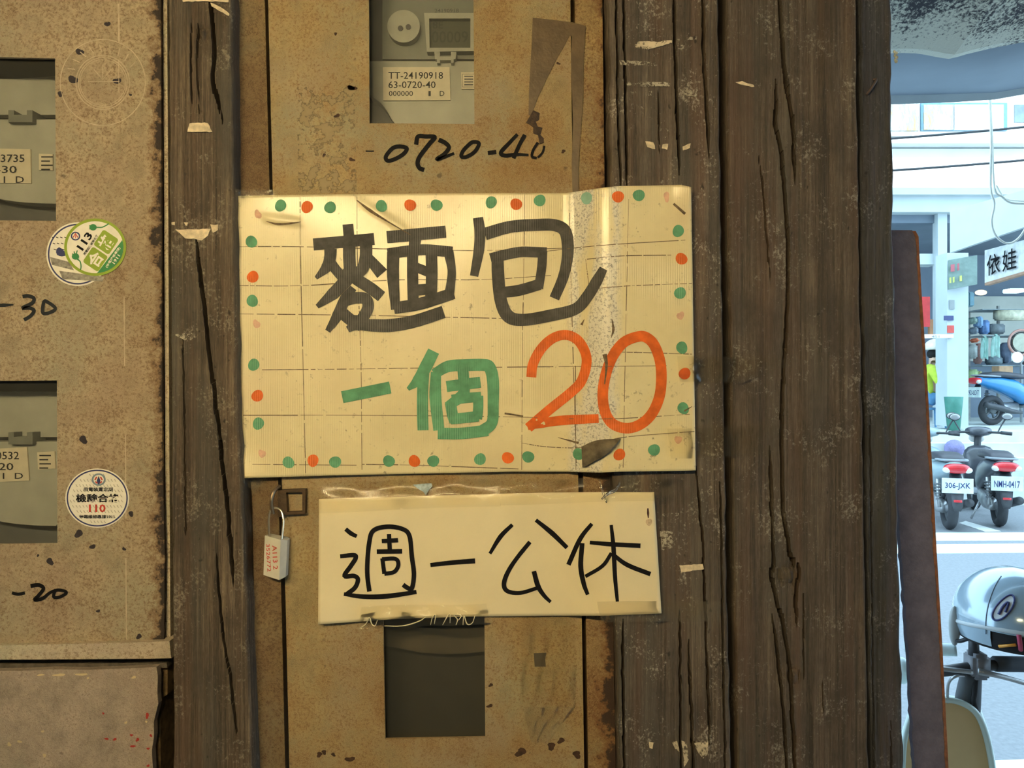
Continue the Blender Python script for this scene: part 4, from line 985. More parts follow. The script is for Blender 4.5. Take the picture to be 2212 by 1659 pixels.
# ------------------------------------------------------------------ tape strips, films and scraps
def wall_y(px, py):
    """the outer surface of door, post and planks at a pixel"""
    if px < np.interp(py, [0, 1659], [506, 545]): return Y_POST
    k = np.interp(py, [0, 1659], [1316, 1340])
    if px > np.interp(py, [0, 1659], [1568, 1592]): return Y_BOARD - 0.002
    return -0.0008 + (Y_PLANK - 0.0016 + 0.0008) * float(sstep(px, k - 34, k + 6))
def tape(name, tl, tr, br, bl, mat, label, cat='tape', wr=0.0008, n=16, m=7, lift=0.0014, cover=None, group=None):
    V = []; ph = random.random() * 9
    for j in range(m):
        q = j / (m - 1)
        for i in range(n):
            p = i / (n - 1)
            a = (tl[0] * (1 - p) + tr[0] * p) * (1 - q) + (bl[0] * (1 - p) + br[0] * p) * q
            b = (tl[1] * (1 - p) + tr[1] * p) * (1 - q) + (bl[1] * (1 - p) + br[1] * p) * q
            y = wall_y(a, b)
            if cover: y = min(y, cover(a, b))
            a += wr * 1500 * math.sin(3 * q + ph + 2 * p); b += wr * 1500 * math.sin(5 * p + ph)
            V.append(P(a, b, y - lift - wr * (math.sin(p * 21 + ph) * math.sin(q * 7 + ph) + random.uniform(-.5, .5))))
    Fc = [(j * n + i, (j + 1) * n + i, (j + 1) * n + i + 1, j * n + i + 1) for j in range(m - 1) for i in range(n - 1)]
    return tag(mk(name, V, Fc, mat, smooth=True), label, cat, group)
def on_sign(a, b): return sign_y(min(max(a, 512), 1500), min(max(b, 402), 1030)) if 505 < a < 1505 and 400 < b < 1034 else 1.0
def on_note(a, b): return note_y(a, b) if 685 < a < 1430 and 1062 < b < 1345 else 1.0
tape('tape_strip', (1462, 768), (1735, 776), (1600, 828), (1470, 824), m_tape, 'clear tape strip running from the 0 of the sign onto the wide board', cover=on_sign)
tape('tape_strip', (1440, 925), (1690, 920), (1672, 985), (1450, 990), m_tape, 'clear tape strip below the 0 reaching onto the wide board', cover=on_sign)
tape('tape_strip', (1290, 1300), (1557, 1298), (1555, 1341), (1300, 1345), m_tape_milky, 'milky tape strip holding the lower right corner of the notice', cover=on_note)
tape('tape_strip', (670, 1040), (1080, 1034), (1082, 1094), (676, 1108), m_tape, 'crinkled clear tape strip over the upper left edge of the notice', cover=on_note, wr=0.0012, n=30)
tape('tape_strip', (1080, 1036), (1470, 1030), (1478, 1082), (1082, 1090), m_tape, 'clear tape strip over the upper right edge of the notice', cover=on_note, wr=0.0012, n=30)
tape('tape_strip', (782, 1312), (1052, 1302), (1054, 1346), (778, 1360), m_tape, 'glossy crinkled tape strip along the lower edge of the notice', cover=on_note, wr=0.0016, n=40)
tape('tape_strip', (1127, 1330), (1246, 1330), (1240, 1530), (1124, 1520), m_tape, 'wide clear tape hanging down the door below the notice', wr=0.0008, m=16)
tape('tape_strip', (506, 408), (600, 412), (602, 428), (508, 426), m_tape_milky, 'dirty tape piece at the upper left corner of the sign', cover=on_sign)
tape('tape_strip', (524, 1028), (570, 1034), (552, 1062), (530, 1050), m_tape_milky, 'dirty tape piece at the lower left corner of the sign', cover=on_sign)
tape('tape_strip', (1126, 1524), (1240, 1530), (1180, 1608), (1148, 1600), m_tape_milky, 'folded pointed tape end at the bottom of the door', wr=0.0014)
# bright twists of film
for pts, w, lbl in (([(1294, 1034), (1302, 1062), (1310, 1086)], 0.0011, 'bright twist of plastic film above the notice by the gap'), ([(1340, 1040), (1330, 1058), (1314, 1066), (1300, 1078)], 0.0016, 'curled bright film edge above the notice')):
    tag(mk('film_twist', *tube([P(a, b, -0.018 - 0.004 * i) for i, (a, b) in enumerate(pts)], [w * .3, w, w * .4], 6), m_film, smooth=True), lbl, 'plastic film')
tag(mk('film_scrap', *poly([(892, 1047), (912, 1045), (932, 1044), (934, 1050), (924, 1062), (920, 1070), (914, 1062), (903, 1056)], flat(-0.004), 0.0, 0.0004), M('pale_blue_film', (0.45, 0.55, 0.58), 0.25, var=0.3, scale=300, obj=False)), 'small pale blue scrap of film above the notice', 'plastic film')
# tape crinkles below the notice, their glints put into a pale colour
m_glint = M('tape_glint', (0.80, 0.72, 0.48), 0.2, var=0.1, scale=200, obj=False)
for i, pts in enumerate(([(776, 1358), (790, 1348), (798, 1334), (803, 1348), (810, 1352), (815, 1340)], [(930, 1350), (934, 1334), (941, 1328), (938, 1348)], [(956, 1350), (966, 1332), (972, 1327), (972, 1346)], [(985, 1350), (988, 1338), (980, 1328), (996, 1330), (990, 1340)], [(1000, 1350), (1002, 1330), (1009, 1348), (1020, 1346), (1026, 1330)], [(830, 1352), (870, 1352), (905, 1342), (920, 1332)])):
    o = mk('tape_ridge', *tube([P(a, b, note_y(a, min(b, 1330)) - 0.003) for a, b in pts], [0.0003, 0.0006, 0.0003], 5, 4), m_glint, smooth=True)
    tag(o, ['left-most crinkle', 'second crinkle', 'third crinkle', 'fourth crinkle', 'right-most crinkle', 'long low crinkle'][i] + ' of tape with painted glint under the notice edge', 'tape')
# brown packing tape torn on the upper right of the door
bt = [(595, 150), (760, 168), (930, 190), (1048, 220), (1040, 320), (1030, 520), (1027, 800), (1010, 1050), (985, 1400), (985, 1640), (935, 1630), (928, 1400), (940, 1050), (930, 760), (922, 500), (930, 310), (912, 296), (860, 400), (800, 500), (700, 700), (640, 830), (612, 910), (575, 985), (560, 980), (563, 800), (572, 600), (585, 400)]
tag(mk('brown_tape', *poly(L395(bt, 1000, 0), flat(-0.0008), 0.0002, 0.0004), m_brown_tape), 'torn brown packing tape folded beside the top window', 'tape')
cs = [(600, 940), (655, 965), (650, 1020), (620, 1035), (640, 1080), (680, 1090), (660, 1150), (690, 1180), (690, 1215), (655, 1228), (640, 1150), (600, 1135), (600, 1085), (570, 1060), (540, 1045), (565, 1000)]
tag(mk('charred_tape', *poly(L395(cs, 1000, 0), flat(-0.0008), 0.0002, 0.001), M('charred_tape', (0.05, 0.026, 0.014), 0.6, var=0.6, scale=200, obj=False, bump=0.6)), 'ragged dark scrap hanging under the brown tape', 'tape')
# scraps on the post
def scrap(pts, label, mat=None, y=None, th=0.0006, cat='paper scrap', group=None):
    s = (lambda a, b: wall_y(a, b) - 0.0012) if y is None else flat(y)
    q = []
    for (a, b), (c, d) in zip(pts, pts[1:] + pts[:1]):
        n = max(1, int(math.hypot(c - a, d - b) / 6))
        for k in range(n): q.append((a + (c - a) * k / n + random.uniform(-.9, .9), b + (d - b) * k / n + random.uniform(-.9, .9)))
    return tag(mk('paper_scrap', *poly(q, s, 0.0, th), mat or m_scrap), label, cat, group)
yp = Y_POST - 0.0012
scrap([(409, 266), (448, 265), (458, 285), (404, 284)], 'small cream paper scrap on the post above the sign height', y=yp)
scrap([(379, 495), (400, 496), (454, 494), (449, 508), (436, 519), (418, 516), (400, 514)], 'ragged paper remnant on the post beside the top of the sign', y=yp)
scrap([(455, 485), (471, 485), (470, 496), (460, 503)], 'tiny white paper corner right of the ragged remnant', y=yp)
scrap([(369, 480), (377, 479), (377, 486), (371, 486)], 'tiniest white paper fleck at the left edge of the post', y=yp)
scrap([(398, 481), (406, 481), (404, 487), (400, 487)], 'tiny white fleck in the middle of the post', y=yp)
scrap([(393, -6), (495, -6), (494, 4), (440, 3), (395, 4)], 'pale paper strip at the very top of the post', y=yp)
scrap([(455, 6), (470, 12), (484, 20), (496, 30), (494, 34), (474, 24), (458, 14)], 'thin curled paper shred near the top of the post', y=yp)
scrap([(378, 722), (420, 718), (422, 730), (405, 738), (380, 726)], 'faint brown stain of torn paper low on the post', m_scrap_g, yp + 0.0004)
# remains on the planks
yq = Y_PLANK - 0.0011
for i, (pts, mm, lbl) in enumerate((
    ([(1370, 92), (1395, 88), (1420, 90), (1452, 86), (1452, 92), (1425, 100), (1398, 107), (1374, 104)], m_scrap_p, 'white peeled paper remains high on the scuffed plank'),
    ([(1462, 84), (1505, 78), (1508, 84), (1470, 88)], m_scrap_g, 'thin pale scuff right of the peeled remains'),
    ([(1462, 98), (1480, 97), (1482, 106), (1466, 106)], m_scrap_g, 'small pale dab under the thin scuff'),
    ([(1338, 130), (1420, 134), (1420, 142), (1340, 140)], m_scrap_g, 'upper horizontal glue bar on the scuffed plank'),
    ([(1352, 176), (1448, 178), (1448, 187), (1355, 186)], m_scrap_g, 'middle horizontal glue bar on the scuffed plank'),
    ([(1362, 198), (1408, 196), (1410, 206), (1366, 204)], m_scrap_g, 'lower horizontal glue bar on the scuffed plank'),
    ([(1468, 192), (1508, 190), (1506, 208), (1470, 205)], m_scrap_g, 'speckled glue patch right of the lower bar'),
    ([(1395, 305), (1412, 307), (1416, 322), (1398, 318)], m_scrap, 'left pale fleck above the sign on the scuffed plank'),
    ([(1432, 312), (1444, 310), (1442, 324), (1430, 320)], m_scrap, 'middle pale fleck above the sign on the scuffed plank'),
    ([(1474, 316), (1492, 309), (1490, 320), (1476, 324)], m_scrap, 'right pale fleck above the sign on the scuffed plank'),
    ([(1468, 1222), (1519, 1218), (1520, 1230), (1472, 1236)], m_scrap, 'folded cream paper strip on the plank right of the notice'),
    ([(1430, 1110), (1466, 1108), (1466, 1114), (1432, 1117)], m_scrap_g, 'thin pale line of glue right of the notice corner'),
    ([(1426, 1146), (1458, 1150), (1462, 1180), (1430, 1190)], m_scrap_g, 'powdery pale patch right of the notice'),
    ([(1452, 1604), (1463, 1602), (1468, 1624), (1458, 1618)], m_scrap_p, 'left white paper tear at the bottom of the plank'),
    ([(1472, 1600), (1484, 1604), (1488, 1640), (1478, 1656), (1476, 1626)], m_scrap_p, 'tall white paper tear at the bottom of the plank'),
    ([(1500, 1606), (1530, 1602), (1528, 1630), (1518, 1640), (1506, 1622)], m_scrap_p, 'right white paper tear at the bottom of the plank'),
    ([(1402, 1602), (1412, 1604), (1410, 1618), (1403, 1616)], m_scrap, 'small white fleck left of the paper tears'))):
    scrap(pts, lbl, mm, yq)
scrap([(1590, 178), (1604, 175), (1628, 184), (1630, 188), (1606, 184)], 'thin white paint splash high on the wide board', m_scrap, Y_BOARD - 0.001)
tag(mk('cobweb_fluff', *join(*[ellipsoid(P(1932 + dx_, 112 + dy_, 0.0), (0.0011 + 0.0004 * (k_ % 2), 0.001, 0.0015), 9, 6) for k_, (dx_, dy_) in enumerate(((0, 0), (4, 3), (1, 8), (5, 12), (2, 17), (4, 21)))]), M('pale_fluff', (0.6, 0.62, 0.52), 0.95, var=0.3, scale=400, obj=False, bump=1.0), smooth=True), 'pale tuft of fluff on the edge of the blackened board', 'fluff')
tag(mk('bent_nail', *join(tube([P(1872, 205, Y_DARK - 0.001), P(1884, 188, Y_DARK - 0.004), P(1893, 172, Y_DARK - 0.004), P(1886, 172, Y_DARK - 0.003)], 0.0011, 7)), M('nail_rust', (0.12, 0.09, 0.085), 0.6, 0.5, obj=False), smooth=True), 'bent rusty nail in the upper blackened board', 'nail')

# ------------------------------------------------------------------ lamp of the arcade (a warm fluorescent batten behind and above the viewer)
lp = empty('ceiling_lamp', (LAMP_POS[0], LAMP_POS[1], LAMP_POS[2]), 'warm batten lamp hanging from the arcade ceiling', 'lamp')
mk('housing', *bevbox(LAMP_POS[0] - 0.32, LAMP_POS[0] + 0.32, LAMP_POS[1] - 0.05, LAMP_POS[1] + 0.05, LAMP_POS[2] + 0.03, LAMP_POS[2] + 0.07, 0.008), M('lamp_housing', (0.7, 0.7, 0.66), 0.5), lp)
mk('tube_light', *tube([(LAMP_POS[0] - 0.30, LAMP_POS[1], LAMP_POS[2] + 0.012), (LAMP_POS[0] + 0.30, LAMP_POS[1], LAMP_POS[2] + 0.012)], 0.013, 10, 1), emis('warm_tube', LAMP_COL, 6.0), lp)
mk('hanger', *join(tube([(LAMP_POS[0] - 0.2, LAMP_POS[1], LAMP_POS[2] + 0.07), (LAMP_POS[0] - 0.2, LAMP_POS[1], 2.62)], 0.004, 6, 1), tube([(LAMP_POS[0] + 0.2, LAMP_POS[1], LAMP_POS[2] + 0.07), (LAMP_POS[0] + 0.2, LAMP_POS[1], 2.62)], 0.004, 6, 1)), m_black, lp)
al = bpy.data.lights.new('lamp_light', 'AREA'); al.shape = 'RECTANGLE'; al.size = 0.6; al.size_y = 0.06; al.energy = LAMP_W; al.color = LAMP_COL
alo = bpy.data.objects.new('lamp_light', al); COL.objects.link(alo); alo.parent = lp; alo.location = (0, 0, -0.006)
alo.rotation_euler = (Vector((0.26, 1.0, -0.36))).to_track_quat('-Z', 'Y').to_euler()

# ------------------------------------------------------------------ awning outside the beam
m_awn = M('blue_grey_canvas', (0.30, 0.36, 0.42), 0.8, var=0.08, scale=3, obj=False); m_hem = M('canvas_hem', (0.46, 0.52, 0.54), 0.8, var=0.08, scale=6, obj=False)
aw = empty('awning', PD(2150, 215, 2.5), 'blue-grey canvas awning under the mildewed beam', 'awning')
def awning(d0, p0, d1, p1, xs, th=0.004):
    V = []; n = len(xs)
    for d, ps in ((d0, p0), (d1, p1)):
        for a, b in zip(xs, ps): V.append(PD(a, b, d))
    V += [(x, y, z + th) for x, y, z in V]; m = 2 * n
    Fc = [(i, i + 1, n + i + 1, n + i) for i in range(n - 1)] + [(m + i, m + n + i, m + n + i + 1, m + i + 1) for i in range(n - 1)]
    Fc += [(i, m + i, m + i + 1, i + 1) for i in range(n - 1)] + [(n + i, n + i + 1, m + n + i + 1, m + n + i) for i in range(n - 1)] + [(0, n, m + n, m), (n - 1, m + n - 1, m + 2 * n - 1, 2 * n - 1)]
    return V, Fc
mk('canopy', *awning(1.96, [60, 58, 55, 52, 40, 0, -60], 2.7, [207, 206, 203, 200, 190, 150, 60], [300, 1940, 2060, 2150, 2212, 2400, 2800]), m_awn, aw, smooth=True)
mk('valance', *awning(2.70, [207, 206, 203, 200, 190, 150, 60], 2.72, [226, 225, 221, 215, 204, 165, 80], [300, 1940, 2060, 2150, 2212, 2400, 2800]), m_hem, aw)
# hanging white cable loops
m_cab = M('white_cable', (0.80, 0.82, 0.76), 0.5, obj=False)
tag(mk('white_cable', *tube([PD(a, b, 2.9) for a, b in ((2136, 180), (2141, 300), (2140, 405), (2148, 440), (2142, 480), (2152, 510), (2176, 526), (2200, 515), (2224, 480))], 0.0042, 8), m_cab, smooth=True), 'white cable hanging in a deep loop in front of the street awning', 'cable')
tag(mk('white_cable', *tube([PD(a, b, 2.95) for a, b in ((2138, 190), (2143, 300), (2148, 405), (2165, 425), (2185, 438), (2230, 440))], 0.0042, 8), m_cab, smooth=True), 'white cable curving off to the right edge above the looped one', 'cable')
tag(mk('white_cable', *tube([PD(a, b, 2.97) for a, b in ((2152, 400), (2162, 418), (2176, 431), (2230, 436))], 0.0030, 8), m_cab, smooth=True), 'thin white cable end beside the other hanging cables', 'cable')
m_wire = M('dark_wire', (0.04, 0.045, 0.05), 0.6, obj=False)
for (a0, b0, a1, b1), lbl in (((1700, 315, 2600, 230), 'upper dark overhead wire across the pale building'), ((1700, 382, 2600, 305), 'lower dark overhead wire across the pale building')):
    pts = [PD(a0 + (a1 - a0) * t, b0 + (b1 - b0) * t + 8 * math.sin(t * math.pi), 8.5) for t in np.linspace(0, 1, 24)]
    tag(mk('overhead_wire', *tube(pts, 0.013, 6, 2), m_wire, smooth=True), lbl, 'wire')

# ------------------------------------------------------------------ buildings across the street
m_facade = M('white_facade', (0.80, 0.80, 0.76), 0.85, var=0.05, scale=1.2, obj=False)
def stained():
    t = NT('stained_facade'); v = t.pos((1, 1, 0.25))
    a = t.noise(v, 6.0, 5, 0.75); c = t.ramp(a, [(0.40, (0.50, 0.55, 0.53)), (0.52, (0.24, 0.30, 0.30)), (0.62, (0.30, 0.24, 0.13))])
    return t.set(c, 0.85)
m_stain = stained(); m_glass = M('window_glass', (0.16, 0.22, 0.25), 0.15, var=0.3, scale=2, obj=False)
m_bframe = M('blue_frame', (0.10, 0.22, 0.32), 0.6, obj=False); m_grey = M('grey_ledge', (0.30, 0.32, 0.32), 0.8, var=0.2, scale=2, obj=False)
DB = 17.0
def wbox(a0, b0, a1, b1, d, th):
    """a box standing at distance d whose front covers the pixels (a0,b0)-(a1,b1)"""
    x0, y, z1 = PD(a0, b0, d); x1, _, z0 = PD(a1, b1, d)
    return box(x0, x1, y, y + th, z0, z1)
bu = empty('building', PD(2100, 830, DB), 'white sunlit apartment building across the street', 'building'); bu.location.z = 0
x0 = -14.0; x1 = PD(2900, 0, DB)[0]; yb_ = DB - D
mk('wall', *box(x0, x1, yb_, yb_ + 4, 4.2, 13), m_facade, bu)
wn = mk('window', *wbox(1990, 222, 2176, 282, DB - 0.06, 0.1), m_bframe, bu)
mk('pane', *wbox(1996, 226, 2060, 280, DB - 0.10, 0.05), m_stain, wn); mk('pane', *wbox(2063, 226, 2168, 280, DB - 0.10, 0.05), m_facade, wn)
wn = mk('window', *wbox(1880, 222, 1986, 282, DB - 0.06, 0.1), m_stain, bu)
wn = mk('window', *wbox(2184, 220, 2290, 268, DB - 0.06, 0.1), m_facade, bu); mk('pane', *wbox(2192, 226, 2280, 264, DB - 0.09, 0.05), m_glass, wn)
mk('ledge', *wbox(-600, 284, 1970, 294, DB - 0.5, 0.5), m_grey, bu)
mk('ledge', *wbox(-600, 297, 2600, 309, DB - 0.9, 0.9), m_facade, bu)
mk('ledge_shadow_gap', *wbox(-600, 309, 2900, 321, DB - 0.3, 0.3), m_grey, bu)
for a in (2080, 2130, 2206): mk('balcony_post', *wbox(a, 306, a + 7, 323, DB - 0.5, 0.08), m_facade, bu)
mk('parapet', *wbox(-600, 321, 2900, 405, DB - 0.6, 0.4), m_facade, bu)

DS = 12.0
m_pale = M('pale_blue_paint', (0.52, 0.57, 0.58), 0.75, var=0.06, scale=2, obj=False); m_shade = M('shaded_interior', (0.17, 0.21, 0.26), 0.8, var=0.1, scale=2, obj=False)  # shade of the deep shop is put into the blue-grey colour
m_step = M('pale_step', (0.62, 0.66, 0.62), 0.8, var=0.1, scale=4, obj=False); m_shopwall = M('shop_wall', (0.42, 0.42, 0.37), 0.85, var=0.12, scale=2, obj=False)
sh = empty('shop', PD(2100, 830, DS), 'open-fronted shop with pale fascia and pillar across the street', 'shop'); sh.location.z = 0
mk('fascia', *wbox(-600, 405, 2900, 420, DS - 0.3, 0.5), m_pale, sh); mk('fascia', *wbox(-600, 420, 2900, 458, DS - 0.2, 0.4), m_pale, sh)
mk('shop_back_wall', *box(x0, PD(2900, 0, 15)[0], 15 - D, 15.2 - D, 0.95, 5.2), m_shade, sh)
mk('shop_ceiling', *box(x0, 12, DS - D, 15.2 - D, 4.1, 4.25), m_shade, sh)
mk('shutter_box', *wbox(-600, 548, 2028, 571, DS, 0.3), m_pale, sh)
mk('side_post', *wbox(2026, 458, 2046, 917, DS - 0.1, 0.15), m_pale, sh)
mk('pillar', *wbox(2046, 546, 2092, 921, 11.0, 0.3), m_pale, sh)
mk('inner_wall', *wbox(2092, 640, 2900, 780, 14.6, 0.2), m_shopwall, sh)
mk('red_banner', *wbox(1992, 641, 2009, 706, 11.8, 0.02), M('red_banner', (0.55, 0.04, 0.04), 0.7, obj=False), sh)
mk('wooden_jamb', *wbox(2008, 690, 2016, 730, 11.85, 0.05), M('jamb_wood', (0.34, 0.16, 0.07), 0.7, obj=False), sh)
for a0, b0, a1, b1, m in ((2040, 682, 2060, 692, m_navy), (2047, 703, 2061, 719, m_red), (2052, 648, 2062, 668, m_grey)):
    mk('pillar_notice', *wbox(a0, b0, a1, b1, 10.98, 0.015), m, sh)
# raised pavement with steps (shop floor)
pv = empty('raised_pavement', (7, 10.6 - D, 0), 'raised pale pavement with two steps in front of the shop', 'pavement')
mk('platform', *box(-14, 20, 10.6 - D, 16 - D, 0, 0.95), m_step, pv); mk('step', *box(-14, 20, 10.4 - D, 10.6 - D, 0, 0.80), m_step, pv); mk('step', *box(-14, 20, 10.2 - D, 10.4 - D, 0, 0.62), m_step, pv)
# shop awning, name board, coloured board
def slab(px0, t0, b0, d0, px1, t1, b1, d1, th=0.03):
    A = [PD(px0, t0, d0), PD(px0, b0, d0), PD(px1, b1, d1), PD(px1, t1, d1)]
    n = np.cross(np.array(A[1]) - np.array(A[0]), np.array(A[3]) - np.array(A[0])); n = n / np.linalg.norm(n)
    if n[1] < 0: n = -n
    V = A + [tuple(np.array(p) + n * th) for p in A]
    return V, [(0, 1, 2, 3), (4, 7, 6, 5), (0, 4, 5, 1), (1, 5, 6, 2), (2, 6, 7, 3), (3, 7, 4, 0)]
tag(mk('shop_awning', *slab(2052, 456, 546, 10.4, 2300, 385, 460, 8.6, 0.05), m_pale), 'pale slanting awning panel above the shop name board', 'awning')
nb = empty('name_board', PD(2127, 615, 10.3), 'white shop name board with black brush characters', 'signboard')
mk('board', *slab(2127, 541, 613, 10.3, 2300, 495, 562, 8.9, 0.06), M('name_board_white', (0.62, 0.62, 0.60), 0.6, obj=False), nb)
mk('rim', *slab(2127, 611, 617, 10.28, 2300, 560, 566, 8.88, 0.07), M('rim_brown', (0.34, 0.20, 0.13), 0.7, obj=False), nb)
A0 = np.array(PD(2127, 577, 10.28)); A1 = np.array(PD(2300, 528, 8.88)); ux = (A1 - A0) / np.linalg.norm(A1 - A0); nrm = np.cross(ux, (0, 0, 1)); nrm = nrm / np.linalg.norm(nrm)
if nrm[1] > 0: nrm = -nrm
def on_board(px): # point on the board under pixel column px
    t = 0.0; best = None
    for t in np.linspace(0, 1, 200):
        p = A0 + (A1 - A0) * t; q = 1106 + p[0] / (p[1] + D) * F
        if best is None or abs(q - px) < best[0]: best = (abs(q - px), p)
    return best[1]
for ch, px in (('依', 2148), ('娃', 2182)):
    mk('lettering', *text_plane(ch, on_board(px) + nrm * 0.012, ux, (0, 0, 1), 0.26, 0.27, 0.01), m_marker, nb)
cb2 = empty('menu_board', PD(2080, 626, 10.9), 'grey-green shop board with rows of red and yellow characters beside the pillar', 'signboard')
mk('board', *slab(2049, 562, 625, 10.92, 2111, 551, 614, 10.80, 0.05), M('board_green', (0.20, 0.27, 0.24), 0.6, obj=False), cb2)
for k in range(4): mk('red_character', *slab(2054 + 14 * k, 572 - 2.4 * k, 587 - 2.4 * k, 10.88, 2062 + 14 * k, 570 - 2.4 * k, 586 - 2.4 * k, 10.87, 0.01), M('sign_red', (0.45, 0.12, 0.14), 0.6, obj=False), cb2)
for k, (a, w) in enumerate(((2051, 4), (2058, 4), (2073, 5), (2081, 4), (2096, 5), (2104, 4))): mk('yellow_character', *slab(a, 600 - (a - 2050) * 0.18, 612 - (a - 2050) * .18, 10.86, a + w, 599 - (a - 2050) * .18, 611 - (a - 2050) * .18, 10.85, 0.01), M('sign_yellow', (0.55, 0.60, 0.16), 0.6, obj=False), cb2)

# goods inside the shop
def good(name, g, m, label, cat, smooth=False): return tag(mk(name, *g, m, smooth=smooth), label, cat)
def at(px, py, d): return PD(px, py, d)
good('pendant_lamp', ellipsoid(at(2119, 632, 11.5), (0.085, 0.05, 0.04), 16, 10), emis('lamp_yellow', (1.0, 0.78, 0.3), 3.0), 'glowing yellow lamp under the shop ceiling', 'lamp', True)
good('tube_lamp', bevbox(*[v for p in zip(at(2182, 631, 12.5), at(2196, 626, 12.7)) for v in sorted(p)], 0.01), emis('tube_cyan', (0.6, 0.95, 1.0), 3.0), 'small bluish tube lamp deep in the shop', 'lamp')
good('wall_cabinet', bevbox(at(2093, 640, 12.5)[0], at(2106, 640, 12.5)[0], 12.5 - D, 12.8 - D, at(0, 662, 12.5)[2], at(0, 630, 12.5)[2], 0.02), M('teal_cabinet', (0.10, 0.20, 0.24), 0.6), 'small teal cabinet beside the pillar in the shop', 'cabinet')
sf = empty('shop_shelf', at(2160, 830, 13.5), 'crowded grey shelf rack along the shop wall', 'shelf'); sf.location.z = 0.95
for b in (672, 727, 790, 835):
    mk('shelf_board', *box(at(2092, b, 13.5)[0], at(2300, b, 13.5)[0], 13.1 - D, 13.6 - D, at(0, b + 2, 13.5)[2], at(0, b, 13.5)[2]), M('shelf_grey', (0.24, 0.28, 0.29), 0.7), sf)
for a in (2096, 2160, 2240): mk('upright', *box(at(a, 0, 13.5)[0], at(a + 4, 0, 13.5)[0], 13.55 - D, 13.6 - D, 0.95, at(0, 660, 13.5)[2]), M('upright_grey', (0.30, 0.30, 0.28), 0.7), sf)
spec = [(2094, 686, 2106, 700, (0.20, 0.28, 0.24), 'dull green bag'), (2108, 684, 2118, 708, (0.22, 0.36, 0.55), 'sky blue bag'), (2118, 692, 2132, 722, (0.12, 0.22, 0.42), 'deep blue bag'), (2098, 707, 2108, 722, (0.16, 0.20, 0.24), 'slate grey bag'),
        (2100, 731, 2110, 740, (0.55, 0.13, 0.06), 'orange-red box'), (2151, 668, 2212, 692, (0.55, 0.52, 0.38), 'wide cream carton'), (2134, 700, 2165, 722, (0.14, 0.16, 0.17), 'dark slanted bundle'),
        (2094, 744, 2106, 775, (0.34, 0.37, 0.35), 'pale grey sack'), (2108, 742, 2116, 786, (0.30, 0.16, 0.14), 'maroon roll'), (2096, 798, 2108, 828, (0.34, 0.46, 0.22), 'leafy green bundle'), (2109, 802, 2118, 826, (0.46, 0.42, 0.2), 'mustard box'), (2166, 740, 2178, 785, (0.14, 0.18, 0.26), 'navy roll'), (2133, 770, 2160, 788, (0.15, 0.20, 0.22), 'dark grey bundle')]
for a0, b0, a1, b1, c, nm in spec:
    p0, p1 = at(a0, b1, 13.2), at(a1, b0, 13.2)
    good('goods_' + nm.split()[-1], bevbox(p0[0], p1[0], p0[1] - 0.1, p0[1] + 0.1, p0[2], p1[2], 0.025, 3), M('goods', c, 0.7, var=0.3), nm + ' on the shop shelf', nm.split()[-1], True)
def cloth(px, py, w, h, d):
    V = []; 
    for j in range(8):
        for i in range(12):
            a = px + (i / 11 - .5) * w * (0.7 + 0.3 * j / 7); b = py + j / 7 * h + 3 * math.sin(i * .9)
            x, y, z = PD(a, b, d); V.append((x, y + 0.03 * math.sin(i * 1.7 + j * .4), z))
    Fc = [(j * 12 + i, (j + 1) * 12 + i, (j + 1) * 12 + i + 1, j * 12 + i + 1) for j in range(7) for i in range(11)]
    n = len(V); return V + [(x, y + 0.012, z) for x, y, z in V], Fc + [tuple(i + n for i in reversed(f)) for f in Fc]
good('hanging_cloth', cloth(2128, 728, 16, 46, 12.7), M('aqua_cloth', (0.36, 0.58, 0.52), 0.8), 'left aqua cloth hanging in the shop', 'cloth', True)
good('hanging_cloth', cloth(2152, 724, 20, 46, 12.7), M('mint_cloth', (0.42, 0.62, 0.56), 0.8), 'right mint cloth hanging in the shop', 'cloth', True)
fn = empty('electric_fan', at(2206, 790, 13.0), 'round pink-rimmed fan in the shop', 'fan'); fn.location.z = 0.95
mk('guard_ring', *torus(at(2206, 740, 13.0), 0.21, 0.022, 'y', 28, 8), M('pink_rim', (0.52, 0.27, 0.22), 0.5), fn, smooth=True)
mk('inner_ring', *torus(at(2206, 740, 12.98), 0.17, 0.01, 'y', 28, 8), m_black, fn, smooth=True); mk('fan_hub', *disc_cyl(at(2206, 740, 13.0), 0.15, 0.03, 'y'), M('fan_blades', (0.42, 0.42, 0.32), 0.6), fn)
mk('stand', *tube([(at(2206, 740, 13.05)[0], 13.05 - D, 0.95), at(2206, 760, 13.05)], 0.02, 8, 1), m_grey, fn)
good('round_mirror', disc_cyl(at(2197, 772, 11.8), 0.085, 0.02, 'y'), M('white_disc', (0.85, 0.87, 0.85), 0.4), 'white round disc above the blue scooter', 'disc')
good('cardboard_box', bevbox(at(2150, 0, 12.9)[0], at(2180, 0, 12.9)[0], 12.8 - D, 13.0 - D, at(0, 808, 12.9)[2], at(0, 791, 12.9)[2], 0.006), M('carton', (0.50, 0.30, 0.17), 0.8), 'small brown cardboard box behind the blue scooter', 'box')
wbd = empty('hanging_board', at(2025, 732, 10.97), 'small white board with grey lettering fixed to the pillar above the person', 'signboard')
mk('board', *slab(1985, 722, 731, 10.97, 2060, 722, 730, 10.96, 0.03), m_white_clean, wbd)
mk('lettering', *text_plane('451', at(2021, 727, 10.95), (1, 0, 0), (0, 0, 1), 0.11, 0.035), m_grey, wbd)

